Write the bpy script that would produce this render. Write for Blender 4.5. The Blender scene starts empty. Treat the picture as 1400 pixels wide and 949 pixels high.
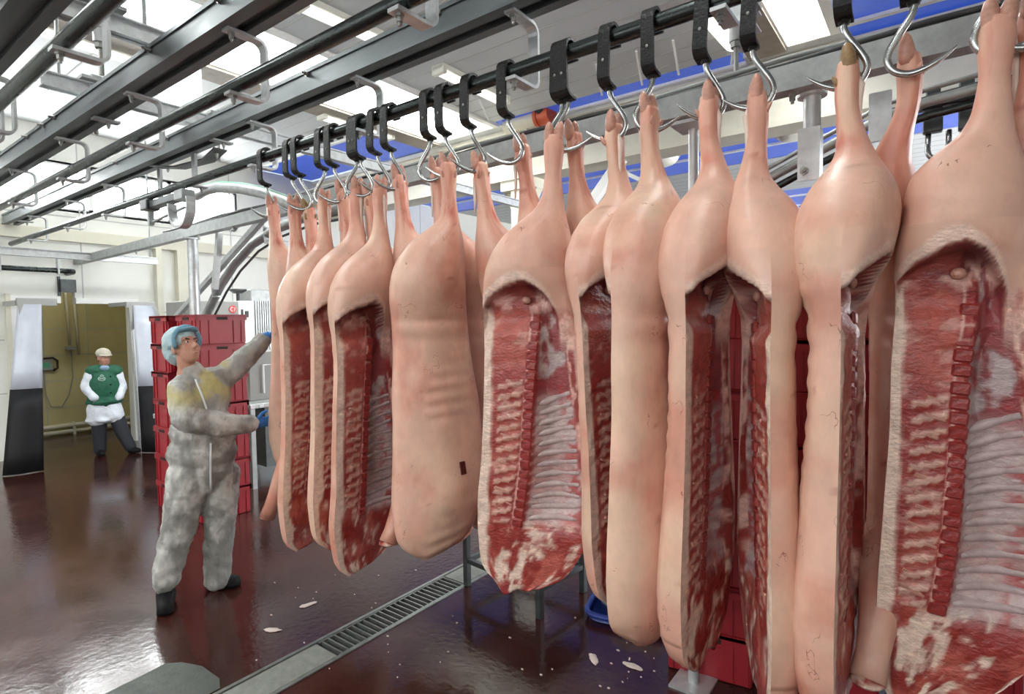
import bpy, bmesh, math, random
import numpy as np
from mathutils import Vector, Matrix, Euler

random.seed(7)
RNG = np.random.default_rng(11)
C = bpy.context.scene.collection
SC = bpy.context.scene
PI = math.pi

# ------------------------------------------------------------------ camera
H = 1.78
FPX = 777.0
YAW, PITCH, ROLL = math.radians(36.94), math.radians(-2.61), math.radians(0.79)
_f = np.array([-math.sin(YAW) * math.cos(PITCH), math.cos(YAW) * math.cos(PITCH), math.sin(PITCH)])
_r = np.array([math.cos(YAW), math.sin(YAW), 0.0])
_d = np.cross(_f, _r)
_c, _s = math.cos(ROLL), math.sin(ROLL)
CAMR = np.array([_c * _r + _s * _d, -_s * _r + _c * _d, _f])     # rows: right, down, forward
cam_data = bpy.data.cameras.new('camera')
cam_data.sensor_width = 36.0
cam_data.lens = FPX / 1400 * 36
cam_data.clip_end = 100
cam = bpy.data.objects.new('camera', cam_data)
C.objects.link(cam)
cm = Matrix.Identity(4)
for i in range(3):
    cm[i][0], cm[i][1], cm[i][2] = CAMR[0][i], -CAMR[1][i], -CAMR[2][i]
cm[2][3] = H
cam.matrix_world = cm
SC.camera = cam

# ------------------------------------------------------------------ view, world, exposure
SC.view_settings.view_transform = 'Standard'
SC.view_settings.look = 'None'
SC.view_settings.gamma = 1.0
SC.view_settings.use_curve_mapping = False
SC.view_settings.exposure = 0.25
W = bpy.data.worlds.new('sky')
SC.world = W
W.use_nodes = True
W.node_tree.nodes['Background'].inputs[0].default_value = (0.72, 0.82, 1.0, 1)
W.node_tree.nodes['Background'].inputs[1].default_value = 1.0
SKYLIGHT = 12.0        # daylight coming through roof glazing
FRONT_FILL = 4.0          # glow of the fill panes added on the unseen wall behind the camera
BLUEFILM = 0.42
LAMP = 1.3

# ------------------------------------------------------------------ pixel -> place
def ray(u, v):
    return CAMR.T @ np.array([(u - 700) / FPX, (v - 474.5) / FPX, 1.0])
def at_z(u, v, z=0.0):
    d = ray(u, v); t = (z - H) / d[2]
    return Vector((d[0] * t, d[1] * t, z))
def at_y(u, v, y):
    d = ray(u, v); t = y / d[1]
    return Vector((d[0] * t, y, H + d[2] * t))
def at_x(u, v, x):
    d = ray(u, v); t = x / d[0]
    return Vector((x, d[1] * t, H + d[2] * t))
def x_on(u, y, z):
    """x of the point with given y, z that lies in image column u"""
    lo, hi = -14.0, 3.0
    for _ in range(60):
        m = (lo + hi) / 2
        q = CAMR @ np.array([m, y, z - H])
        uu = 700 + FPX * q[0] / max(q[2], 1e-6)
        if q[2] <= 0.01: hi = m; continue
        if uu < u: lo = m
        else: hi = m
    return (lo + hi) / 2

# ------------------------------------------------------------------ materials
MATS = {}
def nodes_of(m):
    m.use_nodes = True
    nt = m.node_tree
    return nt, nt.nodes, nt.links, nt.nodes['Principled BSDF']
def mat(name, col, rough=0.5, metal=0.0, var=0.0, scale=6.0, bump=0.0, bscale=40.0, col2=None, emit=None, spec=0.5, rvar=0.0, sss=0.0, trans=0.0, alpha=1.0, stretch=None, coat=0.0):
    m = bpy.data.materials.new(name)
    nt, N, L, P = nodes_of(m)
    P.inputs['Base Color'].default_value = (*col, 1)
    P.inputs['Roughness'].default_value = rough
    P.inputs['Metallic'].default_value = metal
    P.inputs['Specular IOR Level'].default_value = spec
    if coat: P.inputs['Coat Weight'].default_value = coat; P.inputs['Coat Roughness'].default_value = 0.08
    if sss:
        P.inputs['Subsurface Weight'].default_value = sss
        P.inputs['Subsurface Radius'].default_value = (0.012, 0.005, 0.003)
    if trans: P.inputs['Transmission Weight'].default_value = trans
    if alpha < 1: P.inputs['Alpha'].default_value = alpha
    if emit:
        P.inputs['Emission Color'].default_value = (*emit[0], 1); P.inputs['Emission Strength'].default_value = emit[1]
    tc = N.new('ShaderNodeTexCoord'); mp = N.new('ShaderNodeMapping')
    L.new(tc.outputs['Object'], mp.inputs['Vector'])
    if stretch: mp.inputs['Scale'].default_value = stretch
    if var or col2:
        n = N.new('ShaderNodeTexNoise'); n.inputs['Scale'].default_value = scale; n.inputs['Detail'].default_value = 6
        n.inputs['Roughness'].default_value = 0.65
        L.new(mp.outputs[0], n.inputs['Vector'])
        r = N.new('ShaderNodeValToRGB')
        c2 = col2 if col2 else tuple(c * (1 - var) for c in col)
        r.color_ramp.elements[0].position = 0.32; r.color_ramp.elements[1].position = 0.68
        r.color_ramp.elements[0].color = (*c2, 1); r.color_ramp.elements[1].color = (*col, 1)
        L.new(n.outputs['Fac'], r.inputs[0]); L.new(r.outputs[0], P.inputs['Base Color'])
        if rvar:
            mr = N.new('ShaderNodeMapRange'); mr.inputs[1].default_value = 0.3; mr.inputs[2].default_value = 0.7
            mr.inputs[3].default_value = rough - rvar; mr.inputs[4].default_value = rough + rvar
            L.new(n.outputs['Fac'], mr.inputs[0]); L.new(mr.outputs[0], P.inputs['Roughness'])
    if bump:
        b = N.new('ShaderNodeBump'); b.inputs['Strength'].default_value = bump; b.inputs['Distance'].default_value = 0.01
        n2 = N.new('ShaderNodeTexNoise'); n2.inputs['Scale'].default_value = bscale; n2.inputs['Detail'].default_value = 5
        L.new(mp.outputs[0], n2.inputs['Vector']); L.new(n2.outputs['Fac'], b.inputs['Height']); L.new(b.outputs[0], P.inputs['Normal'])
    MATS[name] = m
    return m
def attr_mat(name, rough, var, scale, bump, bscale, scratch=False, sss=0.0, coat=0.0, stretch=(1, 1, 1), spec=0.5, distort=0.0):
    """colour from the mesh's own 'Col' attribute, mottled by noise"""
    m = bpy.data.materials.new(name)
    nt, N, L, P = nodes_of(m)
    a = N.new('ShaderNodeAttribute'); a.attribute_name = 'Col'
    tc = N.new('ShaderNodeTexCoord'); mp = N.new('ShaderNodeMapping'); mp.inputs['Scale'].default_value = stretch
    L.new(tc.outputs['Object'], mp.inputs['Vector'])
    n = N.new('ShaderNodeTexNoise'); n.inputs['Scale'].default_value = scale; n.inputs['Detail'].default_value = 7; n.inputs['Roughness'].default_value = 0.65
    L.new(mp.outputs[0], n.inputs['Vector'])
    mr = N.new('ShaderNodeMapRange'); mr.inputs[1].default_value = 0.25; mr.inputs[2].default_value = 0.75
    mr.inputs[3].default_value = 1 - var; mr.inputs[4].default_value = 1 + var
    L.new(n.outputs['Fac'], mr.inputs[0])
    mx = N.new('ShaderNodeMix'); mx.data_type = 'RGBA'; mx.blend_type = 'MULTIPLY'; mx.inputs[0].default_value = 1
    L.new(a.outputs['Color'], mx.inputs[6]); L.new(mr.outputs[0], mx.inputs[7]); L.new(a.outputs['Alpha'], mx.inputs[0])
    out = mx.outputs[2]
    if scratch:       # fine dark red scratches and bruises of the skin
        w = N.new('ShaderNodeTexNoise'); w.inputs['Scale'].default_value = 14; w.inputs['Detail'].default_value = 3; L.new(mp.outputs[0], w.inputs['Vector'])
        sb = N.new('ShaderNodeMath'); sb.operation = 'SUBTRACT'; sb.inputs[1].default_value = 0.5; L.new(w.outputs['Fac'], sb.inputs[0])
        ab = N.new('ShaderNodeMath'); ab.operation = 'ABSOLUTE'; L.new(sb.outputs[0], ab.inputs[0])
        lt = N.new('ShaderNodeMath'); lt.operation = 'LESS_THAN'; lt.inputs[1].default_value = 0.0045; L.new(ab.outputs[0], lt.inputs[0])
        k = N.new('ShaderNodeTexNoise'); k.inputs['Scale'].default_value = 9; k.inputs['Detail'].default_value = 2
        mo = N.new('ShaderNodeVectorMath'); mo.operation = 'ADD'; mo.inputs[1].default_value = (7.3, 2.1, 5.5); L.new(mp.outputs[0], mo.inputs[0]); L.new(mo.outputs[0], k.inputs['Vector'])
        gt = N.new('ShaderNodeMath'); gt.operation = 'GREATER_THAN'; gt.inputs[1].default_value = 0.62; L.new(k.outputs['Fac'], gt.inputs[0])
        mu = N.new('ShaderNodeMath'); mu.operation = 'MULTIPLY'; L.new(lt.outputs[0], mu.inputs[0]); L.new(gt.outputs[0], mu.inputs[1])
        m2 = N.new('ShaderNodeMath'); m2.operation = 'MULTIPLY'; m2.inputs[1].default_value = 0.7; L.new(mu.outputs[0], m2.inputs[0])
        mx2 = N.new('ShaderNodeMix'); mx2.data_type = 'RGBA'; mx2.inputs[7].default_value = (.22, .05, .04, 1); L.new(m2.outputs[0], mx2.inputs[0]); L.new(out, mx2.inputs[6]); out = mx2.outputs[2]
    L.new(out, P.inputs['Base Color'])
    P.inputs['Roughness'].default_value = rough; P.inputs['Specular IOR Level'].default_value = spec
    if sss:
        P.inputs['Subsurface Weight'].default_value = sss; P.inputs['Subsurface Radius'].default_value = (0.012, 0.005, 0.003)
    if coat: P.inputs['Coat Weight'].default_value = coat; P.inputs['Coat Roughness'].default_value = 0.2
    b = N.new('ShaderNodeBump'); b.inputs['Distance'].default_value = 0.01
    bs = N.new('ShaderNodeMath'); bs.operation = 'MULTIPLY'; bs.inputs[1].default_value = bump; L.new(a.outputs['Alpha'], bs.inputs[0]); L.new(bs.outputs[0], b.inputs['Strength'])
    n2 = N.new('ShaderNodeTexNoise'); n2.inputs['Scale'].default_value = bscale; n2.inputs['Detail'].default_value = 5; n2.inputs['Distortion'].default_value = distort
    L.new(mp.outputs[0], n2.inputs['Vector']); L.new(n2.outputs['Fac'], b.inputs['Height']); L.new(b.outputs[0], P.inputs['Normal'])
    MATS[name] = m
    return m

# ------------------------------------------------------------------ mesh helpers
class MB:
    def __init__(s): s.v = []; s.f = []
    def quad(s, a, b, c, d):
        i = len(s.v); s.v += [tuple(a), tuple(b), tuple(c), tuple(d)]; s.f.append((i, i + 1, i + 2, i + 3)); return s
    def box(s, x0, x1, y0, y1, z0, z1, bev=0.0, M=None):
        if bev > 0:
            bm = bmesh.new(); bmesh.ops.create_cube(bm, size=1)
            for q in bm.verts:
                q.co = Vector(((x0 + x1) / 2 + q.co.x * (x1 - x0), (y0 + y1) / 2 + q.co.y * (y1 - y0), (z0 + z1) / 2 + q.co.z * (z1 - z0)))
            bmesh.ops.bevel(bm, geom=list(bm.edges), offset=bev, segments=1, affect='EDGES', profile=0.5)
            return s.bm(bm, M)
        p = [(x0, y0, z0), (x1, y0, z0), (x1, y1, z0), (x0, y1, z0), (x0, y0, z1), (x1, y0, z1), (x1, y1, z1), (x0, y1, z1)]
        if M is not None: p = [tuple(M @ Vector(q)) for q in p]
        i = len(s.v); s.v += p
        for f in ((0, 3, 2, 1), (4, 5, 6, 7), (0, 1, 5, 4), (1, 2, 6, 5), (2, 3, 7, 6), (3, 0, 4, 7)): s.f.append(tuple(i + k for k in f))
        return s
    def bm(s, bm, M=None):
        bm.verts.ensure_lookup_table(); bm.verts.index_update()
        i = len(s.v)
        s.v += [tuple(M @ q.co) if M is not None else tuple(q.co) for q in bm.verts]
        s.f += [tuple(i + q.index for q in f.verts) for f in bm.faces]
        bm.free(); return s
    def beam(s, a, b, w, h, up=(0, 0, 1)):
        """rectangular bar from a to b; w across, h along up"""
        a, b = Vector(a), Vector(b); d = (b - a); L = d.length; d.normalize()
        u = Vector(up); x = d.cross(u)
        if x.length < 1e-4: x = d.cross(Vector((1, 0, 0)))
        x.normalize(); u = x.cross(d)
        M = Matrix.Translation(a) @ Matrix((x, d, u)).transposed().to_4x4()
        return s.box(-w / 2, w / 2, 0, L, -h / 2, h / 2, M=M)
    def tube(s, pts, rad, n=12, cap=True, flat=None):
        """round tube through pts; rad number or list; flat=(axis vector, factor) squashes"""
        pts = [Vector(p) for p in pts]; m = len(pts)
        rads = rad if isinstance(rad, (list, tuple)) else [rad] * m
        tang = []
        for k in range(m):
            t = pts[min(k + 1, m - 1)] - pts[max(k - 1, 0)]; t.normalize(); tang.append(t)
        ref = Vector((0, 0, 1)) if abs(tang[0].z) < 0.9 else Vector((1, 0, 0))
        nx = tang[0].cross(ref).normalized(); i0 = len(s.v)
        for k in range(m):
            nx = (nx - tang[k] * nx.dot(tang[k])).normalized(); ny = tang[k].cross(nx)
            for j in range(n):
                a = 2 * PI * j / n
                s.v.append(tuple(pts[k] + (nx * math.cos(a) + ny * math.sin(a)) * rads[k]))
        for k in range(m - 1):
            for j in range(n):
                j2 = (j + 1) % n
                s.f.append((i0 + k * n + j, i0 + k * n + j2, i0 + (k + 1) * n + j2, i0 + (k + 1) * n + j))
        if cap:
            s.f.append(tuple(i0 + j for j in reversed(range(n)))); s.f.append(tuple(i0 + (m - 1) * n + j for j in range(n)))
        return s
    def strap(s, pts, wdir, width, thick):
        """flat bar swept along pts (a plane curve); wdir = width direction"""
        pts = [Vector(p) for p in pts]; wd = Vector(wdir).normalized(); m = len(pts); i0 = len(s.v)
        for k in range(m):
            t = (pts[min(k + 1, m - 1)] - pts[max(k - 1, 0)]).normalized(); nn = t.cross(wd).normalized()
            for sx, sn in ((-1, -1), (1, -1), (1, 1), (-1, 1)):
                s.v.append(tuple(pts[k] + wd * (sx * width / 2) + nn * (sn * thick / 2)))
        for k in range(m - 1):
            for j in range(4):
                j2 = (j + 1) % 4
                s.f.append((i0 + k * 4 + j, i0 + k * 4 + j2, i0 + (k + 1) * 4 + j2, i0 + (k + 1) * 4 + j))
        s.f.append((i0 + 3, i0 + 2, i0 + 1, i0)); e = i0 + (m - 1) * 4; s.f.append((e, e + 1, e + 2, e + 3))
        return s
    def ell(s, c, r, M=None, nu=14, nv=8):
        c = Vector(c); i0 = len(s.v); Q = M if M is not None else Matrix.Identity(3)
        s.v.append(tuple(c + Q @ Vector((0, 0, r[2]))))
        for a in range(1, nv):
            th = PI * a / nv
            for b in range(nu):
                ph = 2 * PI * b / nu
                s.v.append(tuple(c + Q @ Vector((r[0] * math.sin(th) * math.cos(ph), r[1] * math.sin(th) * math.sin(ph), r[2] * math.cos(th)))))
        s.v.append(tuple(c + Q @ Vector((0, 0, -r[2])))); last = len(s.v) - 1
        for b in range(nu):
            b2 = (b + 1) % nu
            s.f.append((i0, i0 + 1 + b, i0 + 1 + b2))
            for a in range(nv - 2):
                p = i0 + 1 + a * nu
                s.f.append((p + b, p + nu + b, p + nu + b2, p + b2))
            p = i0 + 1 + (nv - 2) * nu
            s.f.append((p + b, last, p + b2))
        return s
    def cap(s, p0, r0, p1, r1, n=14):
        """rounded cone"""
        p0, p1 = Vector(p0), Vector(p1); d = p1 - p0; L = d.length
        if L < 1e-5: return s.ell(p0, (r0, r0, r0))
        d.normalize(); pts, rr = [], []
        for k in range(5):
            a = PI / 2 * (1 - k / 5); pts.append(p0 - d * r0 * math.sin(a)); rr.append(max(r0 * math.cos(a), 1e-3))
        for k in range(5):
            t = k / 4; pts.append(p0.lerp(p1, t)); rr.append(r0 + (r1 - r0) * t)
        for k in range(1, 6):
            a = PI / 2 * k / 5; pts.append(p1 + d * r1 * math.sin(a)); rr.append(max(r1 * math.cos(a), 1e-3))
        return s.tube(pts, rr, n)
    def cyl(s, a, b, r, n=12): return s.tube([a, b], r, n)
    def mesh(s, name):
        me = bpy.data.meshes.new(name); me.from_pydata(s.v, [], s.f); me.update()
        return me
    def build(s, name, m, parent=None, smooth=False, loc=None, angle=None):
        me = s.mesh(name); o = bpy.data.objects.new(name, me); C.objects.link(o)
        if m is not None: me.materials.append(MATS[m] if isinstance(m, str) else m)
        if smooth:
            me.polygons.foreach_set('use_smooth', [True] * len(me.polygons))
            if angle: me.set_sharp_from_angle(angle=math.radians(angle))
        if parent is not None: o.parent = parent
        if loc is not None: o.location = loc
        return o
def tag(o, label, cat, group=None):
    o['label'] = label; o['category'] = cat
    if group: o['group'] = group
    return o
def struct(o): o['kind'] = 'structure'; return o
def thing(name, label, cat, loc=(0, 0, 0), rz=0.0, group=None):
    o = bpy.data.objects.new(name, None); C.objects.link(o); o.empty_display_size = 0.1
    o.location = loc; o.rotation_euler = (0, 0, rz)
    return tag(o, label, cat, group)
def part(name, me, parent, loc=None, rot=None):
    o = bpy.data.objects.new(name, me); C.objects.link(o); o.parent = parent
    if loc is not None: o.location = loc
    if rot is not None: o.rotation_euler = rot
    return o
def copy_tree(o, parent=None):
    c = o.copy(); C.objects.link(c); c.parent = parent
    for ch in o.children: copy_tree(ch, c)
    return c
def setcol(me, cols, alpha=None):
    a = me.color_attributes.new('Col', 'FLOAT_COLOR', 'POINT')
    cc = np.ones((len(me.vertices), 4), dtype=np.float32); cc[:, :3] = cols
    if alpha is not None: cc[:, 3] = alpha
    a.data.foreach_set('color', cc.ravel())

# ------------------------------------------------------------------ material list
mat('floor_wet', (0.058, 0.015, 0.011), 0.15, var=0, col2=(0.026, 0.011, 0.009), scale=1.7, rvar=0.09, bump=0.12, bscale=24, spec=0.55)
mat('patch_green', (0.085, 0.10, 0.085), 0.5, var=0.4, scale=14, bump=0.2, bscale=90)
mat('concrete', (0.24, 0.25, 0.22), 0.55, var=0.3, scale=22, bump=0.15, bscale=120)
mat('drain_steel', (0.26, 0.27, 0.25), 0.4, 0.6, var=0.3, scale=20)
mat('dark_void', (0.012, 0.012, 0.008), 0.6)
mat('wall_white', (0.80, 0.80, 0.74), 0.55, var=0.05, scale=3)
mat('wall_block', (0.78, 0.79, 0.75), 0.6, var=0.06, scale=3)
mat('wall_yellow', (0.66, 0.58, 0.30), 0.55, var=0.12, scale=2.5)
mat('trim_cream', (0.74, 0.71, 0.58), 0.5, var=0.08, scale=4)
mat('trim_white', (0.85, 0.85, 0.82), 0.45)
mat('joint', (0.50, 0.51, 0.48), 0.7)
mat('ceil_grey', (0.60, 0.62, 0.63), 0.5, var=0.06, scale=2)
mat('ceil_brown', (0.34, 0.29, 0.24), 0.6, var=0.25, scale=9)
mat('girder', (0.72, 0.69, 0.58), 0.5, var=0.12, scale=5)
mat('sky_glass', (0.9, 0.95, 1.0), 0.4, emit=((0.97, 1.0, 0.99), SKYLIGHT))
mat('window_glass', (0.9, 0.95, 1.0), 0.4, emit=((0.96, 0.98, 1.0), FRONT_FILL))
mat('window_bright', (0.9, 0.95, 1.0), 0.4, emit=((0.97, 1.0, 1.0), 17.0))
mat('blue_film', (0.02, 0.06, 0.42), 0.3, var=0.3, scale=5, emit=((0.045, 0.12, 0.62), BLUEFILM), bump=0.5, bscale=9)
mat('rail_steel', (0.075, 0.088, 0.085), 0.28, 0.85, var=0.45, scale=14, rvar=0.1, stretch=(0.15, 1, 1))
mat('channel_steel', (0.17, 0.19, 0.195), 0.42, 0.55, var=0.35, scale=10, rvar=0.12, stretch=(0.2, 1, 1), bump=0.1)
mat('galv', (0.62, 0.64, 0.64), 0.42, 0.55, var=0.25, scale=18)
mat('galv_grey', (0.42, 0.44, 0.43), 0.45, 0.5, var=0.3, scale=14)
mat('bolt', (0.33, 0.33, 0.31), 0.4, 0.8)
mat('strap_black', (0.022, 0.023, 0.021), 0.42, 0.45, var=0.6, scale=60, bump=0.4, bscale=110)
mat('hook_steel', (0.50, 0.51, 0.50), 0.24, 0.95, var=0.25, scale=30)
mat('red_plastic', (0.36, 0.016, 0.026), 0.42, var=0.18, scale=5)
mat('dark_slot', (0.02, 0.006, 0.006), 0.7)
mat('blue_plastic', (0.02, 0.05, 0.28), 0.35)
mat('bag_plastic', (0.42, 0.47, 0.50), 0.25, var=0.25, scale=8, bump=0.5, bscale=16)
mat('dark_steel', (0.10, 0.11, 0.11), 0.4, 0.6, var=0.3, scale=12)
mat('cabinet_grey', (0.30, 0.30, 0.28), 0.5, var=0.08, scale=4)
mat('cabinet_white', (0.86, 0.88, 0.88), 0.4)
mat('logo_red', (0.55, 0.03, 0.03), 0.4)
mat('logo_white', (0.8, 0.7, 0.68), 0.4)
mat('black_plastic', (0.02, 0.02, 0.022), 0.45)
mat('black_rubber', (0.012, 0.012, 0.014), 0.55, var=0.25, scale=9, spec=0.25)
mat('pvc_clear', (0.62, 0.66, 0.74), 0.25, var=0.12, scale=5, spec=0.6)
mat('bracket_grey', (0.36, 0.36, 0.34), 0.45, 0.2)
mat('orange_valve', (0.62, 0.10, 0.035), 0.45, var=0.2, scale=25)
mat('pipe_cream', (0.70, 0.66, 0.52), 0.45)
mat('cable_grey', (0.34, 0.35, 0.34), 0.5)
mat('cable_dark', (0.05, 0.05, 0.05), 0.5)
mat('green_stripe', (0.10, 0.36, 0.22), 0.5)
mat('lamp_body', (0.80, 0.79, 0.70), 0.4)
mat('lamp_bright', (0.95, 0.95, 0.9), 0.4, emit=((1.0, 1.0, 0.92), 9.0))
mat('lamp_glow', (0.95, 0.95, 0.9), 0.4, emit=((1.0, 1.0, 0.92), LAMP))
mat('wood_edge', (0.42, 0.30, 0.15), 0.6, var=0.2, scale=8)
mat('scrap', (0.62, 0.52, 0.46), 0.4)
attr_mat('pig_skin', 0.38, 0.16, 8.0, 0.14, 55.0, scratch=True, sss=0.12, stretch=(1, 1, 0.7), spec=0.45)
attr_mat('flesh', 0.30, 0.28, 26.0, 0.5, 60.0, sss=0.05, stretch=(1, 1, 1.6), spec=0.55)
attr_mat('cloth', 0.6, 0.22, 16.0, 1.0, 17.0, spec=0.3, distort=1.6, stretch=(1, 1, .55))
attr_mat('person_skin', 0.45, 0.06, 30.0, 0.05, 200.0, sss=0.1)

# ------------------------------------------------------------------ room shell
XW, XE, YS, YN, ZC = -10.0, 4.2, -4.6, 19.0, 4.6
DX0, DX1 = -2.77, -2.52         # drain
DY0, DY1 = 0.2, 3.55
m = MB()
for (a, b, c_, d_) in ((XW - 2.2, DX0, YS, YN), (DX1, XE, YS, YN), (DX0, DX1, YS, DY0), (DX0, DX1, DY1, YN)):
    m.box(a, b, c_, d_, -0.12, 0)
m.box(DX0, DX1, DY0, DY1, -0.3, -0.12)
floor = struct(m.build('floor', 'floor_wet'))
pp = [at_z(u, v) for u, v in ((150, 960), (196, 925), (225, 908), (248, 906), (276, 911), (300, 928), (307, 940))]
pp = [(-2.79, 1.0), (-2.79, 1.29)] + [(p.x, p.y) for p in reversed(pp[2:6])] + [(-3.22, 1.12), (-3.2, 0.85), (-2.9, 0.8)]
bmp = bmesh.new(); fv = [bmp.verts.new((x, y, 0.002)) for x, y in pp]; bmp.faces.new(fv); bmesh.ops.recalc_face_normals(bmp, faces=bmp.faces[:])
o = MB().bm(bmp).build('floor_patch', 'patch_green'); struct(o); o['label'] = 'grey green repair patch in the dark red floor'

# door wall (x = XW): opening with a notch above for the rail
DOY0, DOY1, DOZ = 2.27, 3.48, 2.12
m = MB()
m.box(XW - .14, XW, YS, DOY0, 0, 3.46); m.box(XW - .14, XW, DOY1, YN, 0, 3.46); m.box(XW - .14, XW, YS, .9, 3.46, ZC); m.box(XW - .14, XW, 5.2, YN, 3.46, ZC); m.box(XW - .14, XW, .9, 5.2, 4.1, ZC)
m.box(XW - .14, XW, DOY0, 2.62, DOZ, 3.46); m.box(XW - .14, XW, 2.80, DOY1, DOZ, 3.46); m.box(XW - .14, XW, 2.62, 2.80, 2.42, 3.46)
wl = struct(m.build('wall_left', 'wall_white'))
j = MB()
for z, y0, y1 in ((3.36, -4.5, 18.9), (1.62, -4.5, 2.0), (2.0, 3.9, 18.9), (0.9, -4.5, 2.0)):
    j.box(XW, XW + 0.004, y0, y1, z - .008, z + .008)
for y in (2.9, 5.1, 7.4, 9.7, 0.4): j.box(XW, XW + 0.004, y - .008, y + .008, 2.2, ZC)
j.build('wall_joint', 'joint', wl)
m = MB(); m.box(XW, XW + .10, YS, YN, 3.0, 3.16); struct(m.build('trim_1', 'trim_cream'))
# door casing
m = MB()
m.box(XW, XW + .05, 2.07, DOY0, 0, 2.22); m.box(XW, XW + .05, DOY0, 2.62, DOZ, 2.22); m.box(XW, XW + .05, 2.80, DOY1, DOZ, 2.20)
m.box(XW, XW + .05, DOY1, 3.60, 0, 2.2)
struct(m.build('trim_2', 'trim_white'))
m = MB(); m.box(XW, XW + .06, 2.02, 2.07, 0, 2.24); struct(m.build('trim_3', 'trim_cream'))
m = MB(); m.box(XW + .005, XW + .08, 2.62, 2.80, 2.28, 2.46); m.box(XW - .2, XW + .03, 2.6, 2.63, 2.2, 2.5)
struct(m.build('trim_4', 'dark_steel'))
# room beyond the door
for q in ((-11.6, XW - .14, 4.2, 4.35, 0, 3.0), (-11.6, XW - .14, 1.2, 1.35, 0, 3.0), (-11.6, XW - .14, 1.2, 4.35, 2.9, 3.0), (-11.75, -11.6, 1.0, 4.6, 0, 3.0)):
    wb = struct(MB().box(*q).build('wall_passage' if q[4] == 0 else 'ceiling', 'wall_yellow'))
j = MB()
for z in (0.45, 0.9, 1.32, 1.75, 2.35): j.box(-11.6, -11.596, 1.35, 4.2, z - .006, z + .006)
for k in range(5): j.box(-11.6, -11.596, 1.6 + k * .6 - .005, 1.6 + k * .6 + .005, 0, 2.9)
j.build('wall_joint', 'joint', wb)
m = MB(); m.cyl((-11.5, 1.38, .16), (-11.5, 4.17, .16), .035); m.cyl((-11.5, 1.38, .06), (-11.5, 4.17, .06), .03)
for k in range(4): m.box(-11.595, -11.47, 1.7 + k * .7, 1.74 + k * .7, 0, .2)
tag(m.build('skirting_pipe', 'pipe_cream'), 'pair of low pipes along the foot of the yellow passage wall', 'pipe')

t = thing('passage_lamp', 'tube lamp under the ceiling of the yellow passage', 'lamp', (-10.9, 2.0, 2.86))
MB().box(-.08, .08, 0, 1.4, -.03, 0.02).build('housing', 'lamp_body', t); MB().tube([(0, .03, -.06), (0, 1.37, -.06)], .03, 10).build('tube', 'lamp_bright', t, True, angle=40)  # lamp added to brighten the passage behind the doorway
# other walls
m = MB(); m.box(XW - .2, XE, YN, YN + .15, 0, ZC); struct(m.build('wall_back', 'wall_white'))
FILL_FRONT = [(-8.8, -6.4), (-5.6, -3.2), (-2.4, 0.0), (0.8, 3.2)]
WZ = (2.2, 4.2)
def window(n, axis, at, a, b, z0, z1, sgn, mullions=2, glass='window_glass'):
    """daylight window pane set into a wall; axis 'y' = wall of constant y, sgn = inward direction"""
    def bx(m, p0, p1, d0, d1, q0, q1):
        d0, d1 = sorted((at + sgn * d0, at + sgn * d1))
        return m.box(p0, p1, d0, d1, q0, q1) if axis == 'y' else m.box(d0, d1, p0, p1, q0, q1)
    w = struct(bx(MB(), a, b, -.10, -.08, z0, z1).build('window_%d' % n, glass))
    f = MB()
    for k in range(mullions + 1):
        x = a + (b - a) * k / mullions; bx(f, x - .03, x + .03, -.08, .0, z0, z1)
    for z in (z0, z1): bx(f, a, b, -.08, .0, z - .03, z + .03)
    f.build('window_frame', 'trim_white', w)
m = MB(); m.box(XW - .14, XE, YS - .15, YS, 0, WZ[0]); m.box(XW - .14, XE, YS - .15, YS, WZ[1], ZC)
xs = [XW - .14] + [q for w in FILL_FRONT for q in w] + [XE]
for a, b in zip(xs[0::2], xs[1::2]): m.box(a, b, YS - .15, YS, WZ[0], WZ[1])
struct(m.build('wall_front', 'wall_white'))
for k, (a, b) in enumerate(FILL_FRONT): window(k + 1, 'y', YS, a, b, WZ[0], WZ[1], 1)  # unseen glowing panes, added as soft front fill from behind the camera
FILL_RIGHT = [(7.6, 10.0), (10.8, 13.2), (14.0, 16.4)]
m = MB(); m.box(XE, XE + .15, YS, YN, 0, 1.2); m.box(XE, XE + .15, YS, YN, 4.2, ZC)
xs = [YS] + [q for w in FILL_RIGHT for q in w] + [YN]
for a, b in zip(xs[0::2], xs[1::2]): m.box(XE, XE + .15, a, b, 1.2, 4.2)
struct(m.build('wall_right', 'wall_white'))
for k, (a, b) in enumerate(FILL_RIGHT): window(k + 20, 'x', XE, a, b, 1.2, 4.2, -1, 2, 'window_bright')  # out-of-frame glowing panes, added to brighten the far bay and left wall
window(30, 'x', XW, 0.9, 5.2, 3.46, 4.1, 1, 4, 'window_bright')

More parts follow.
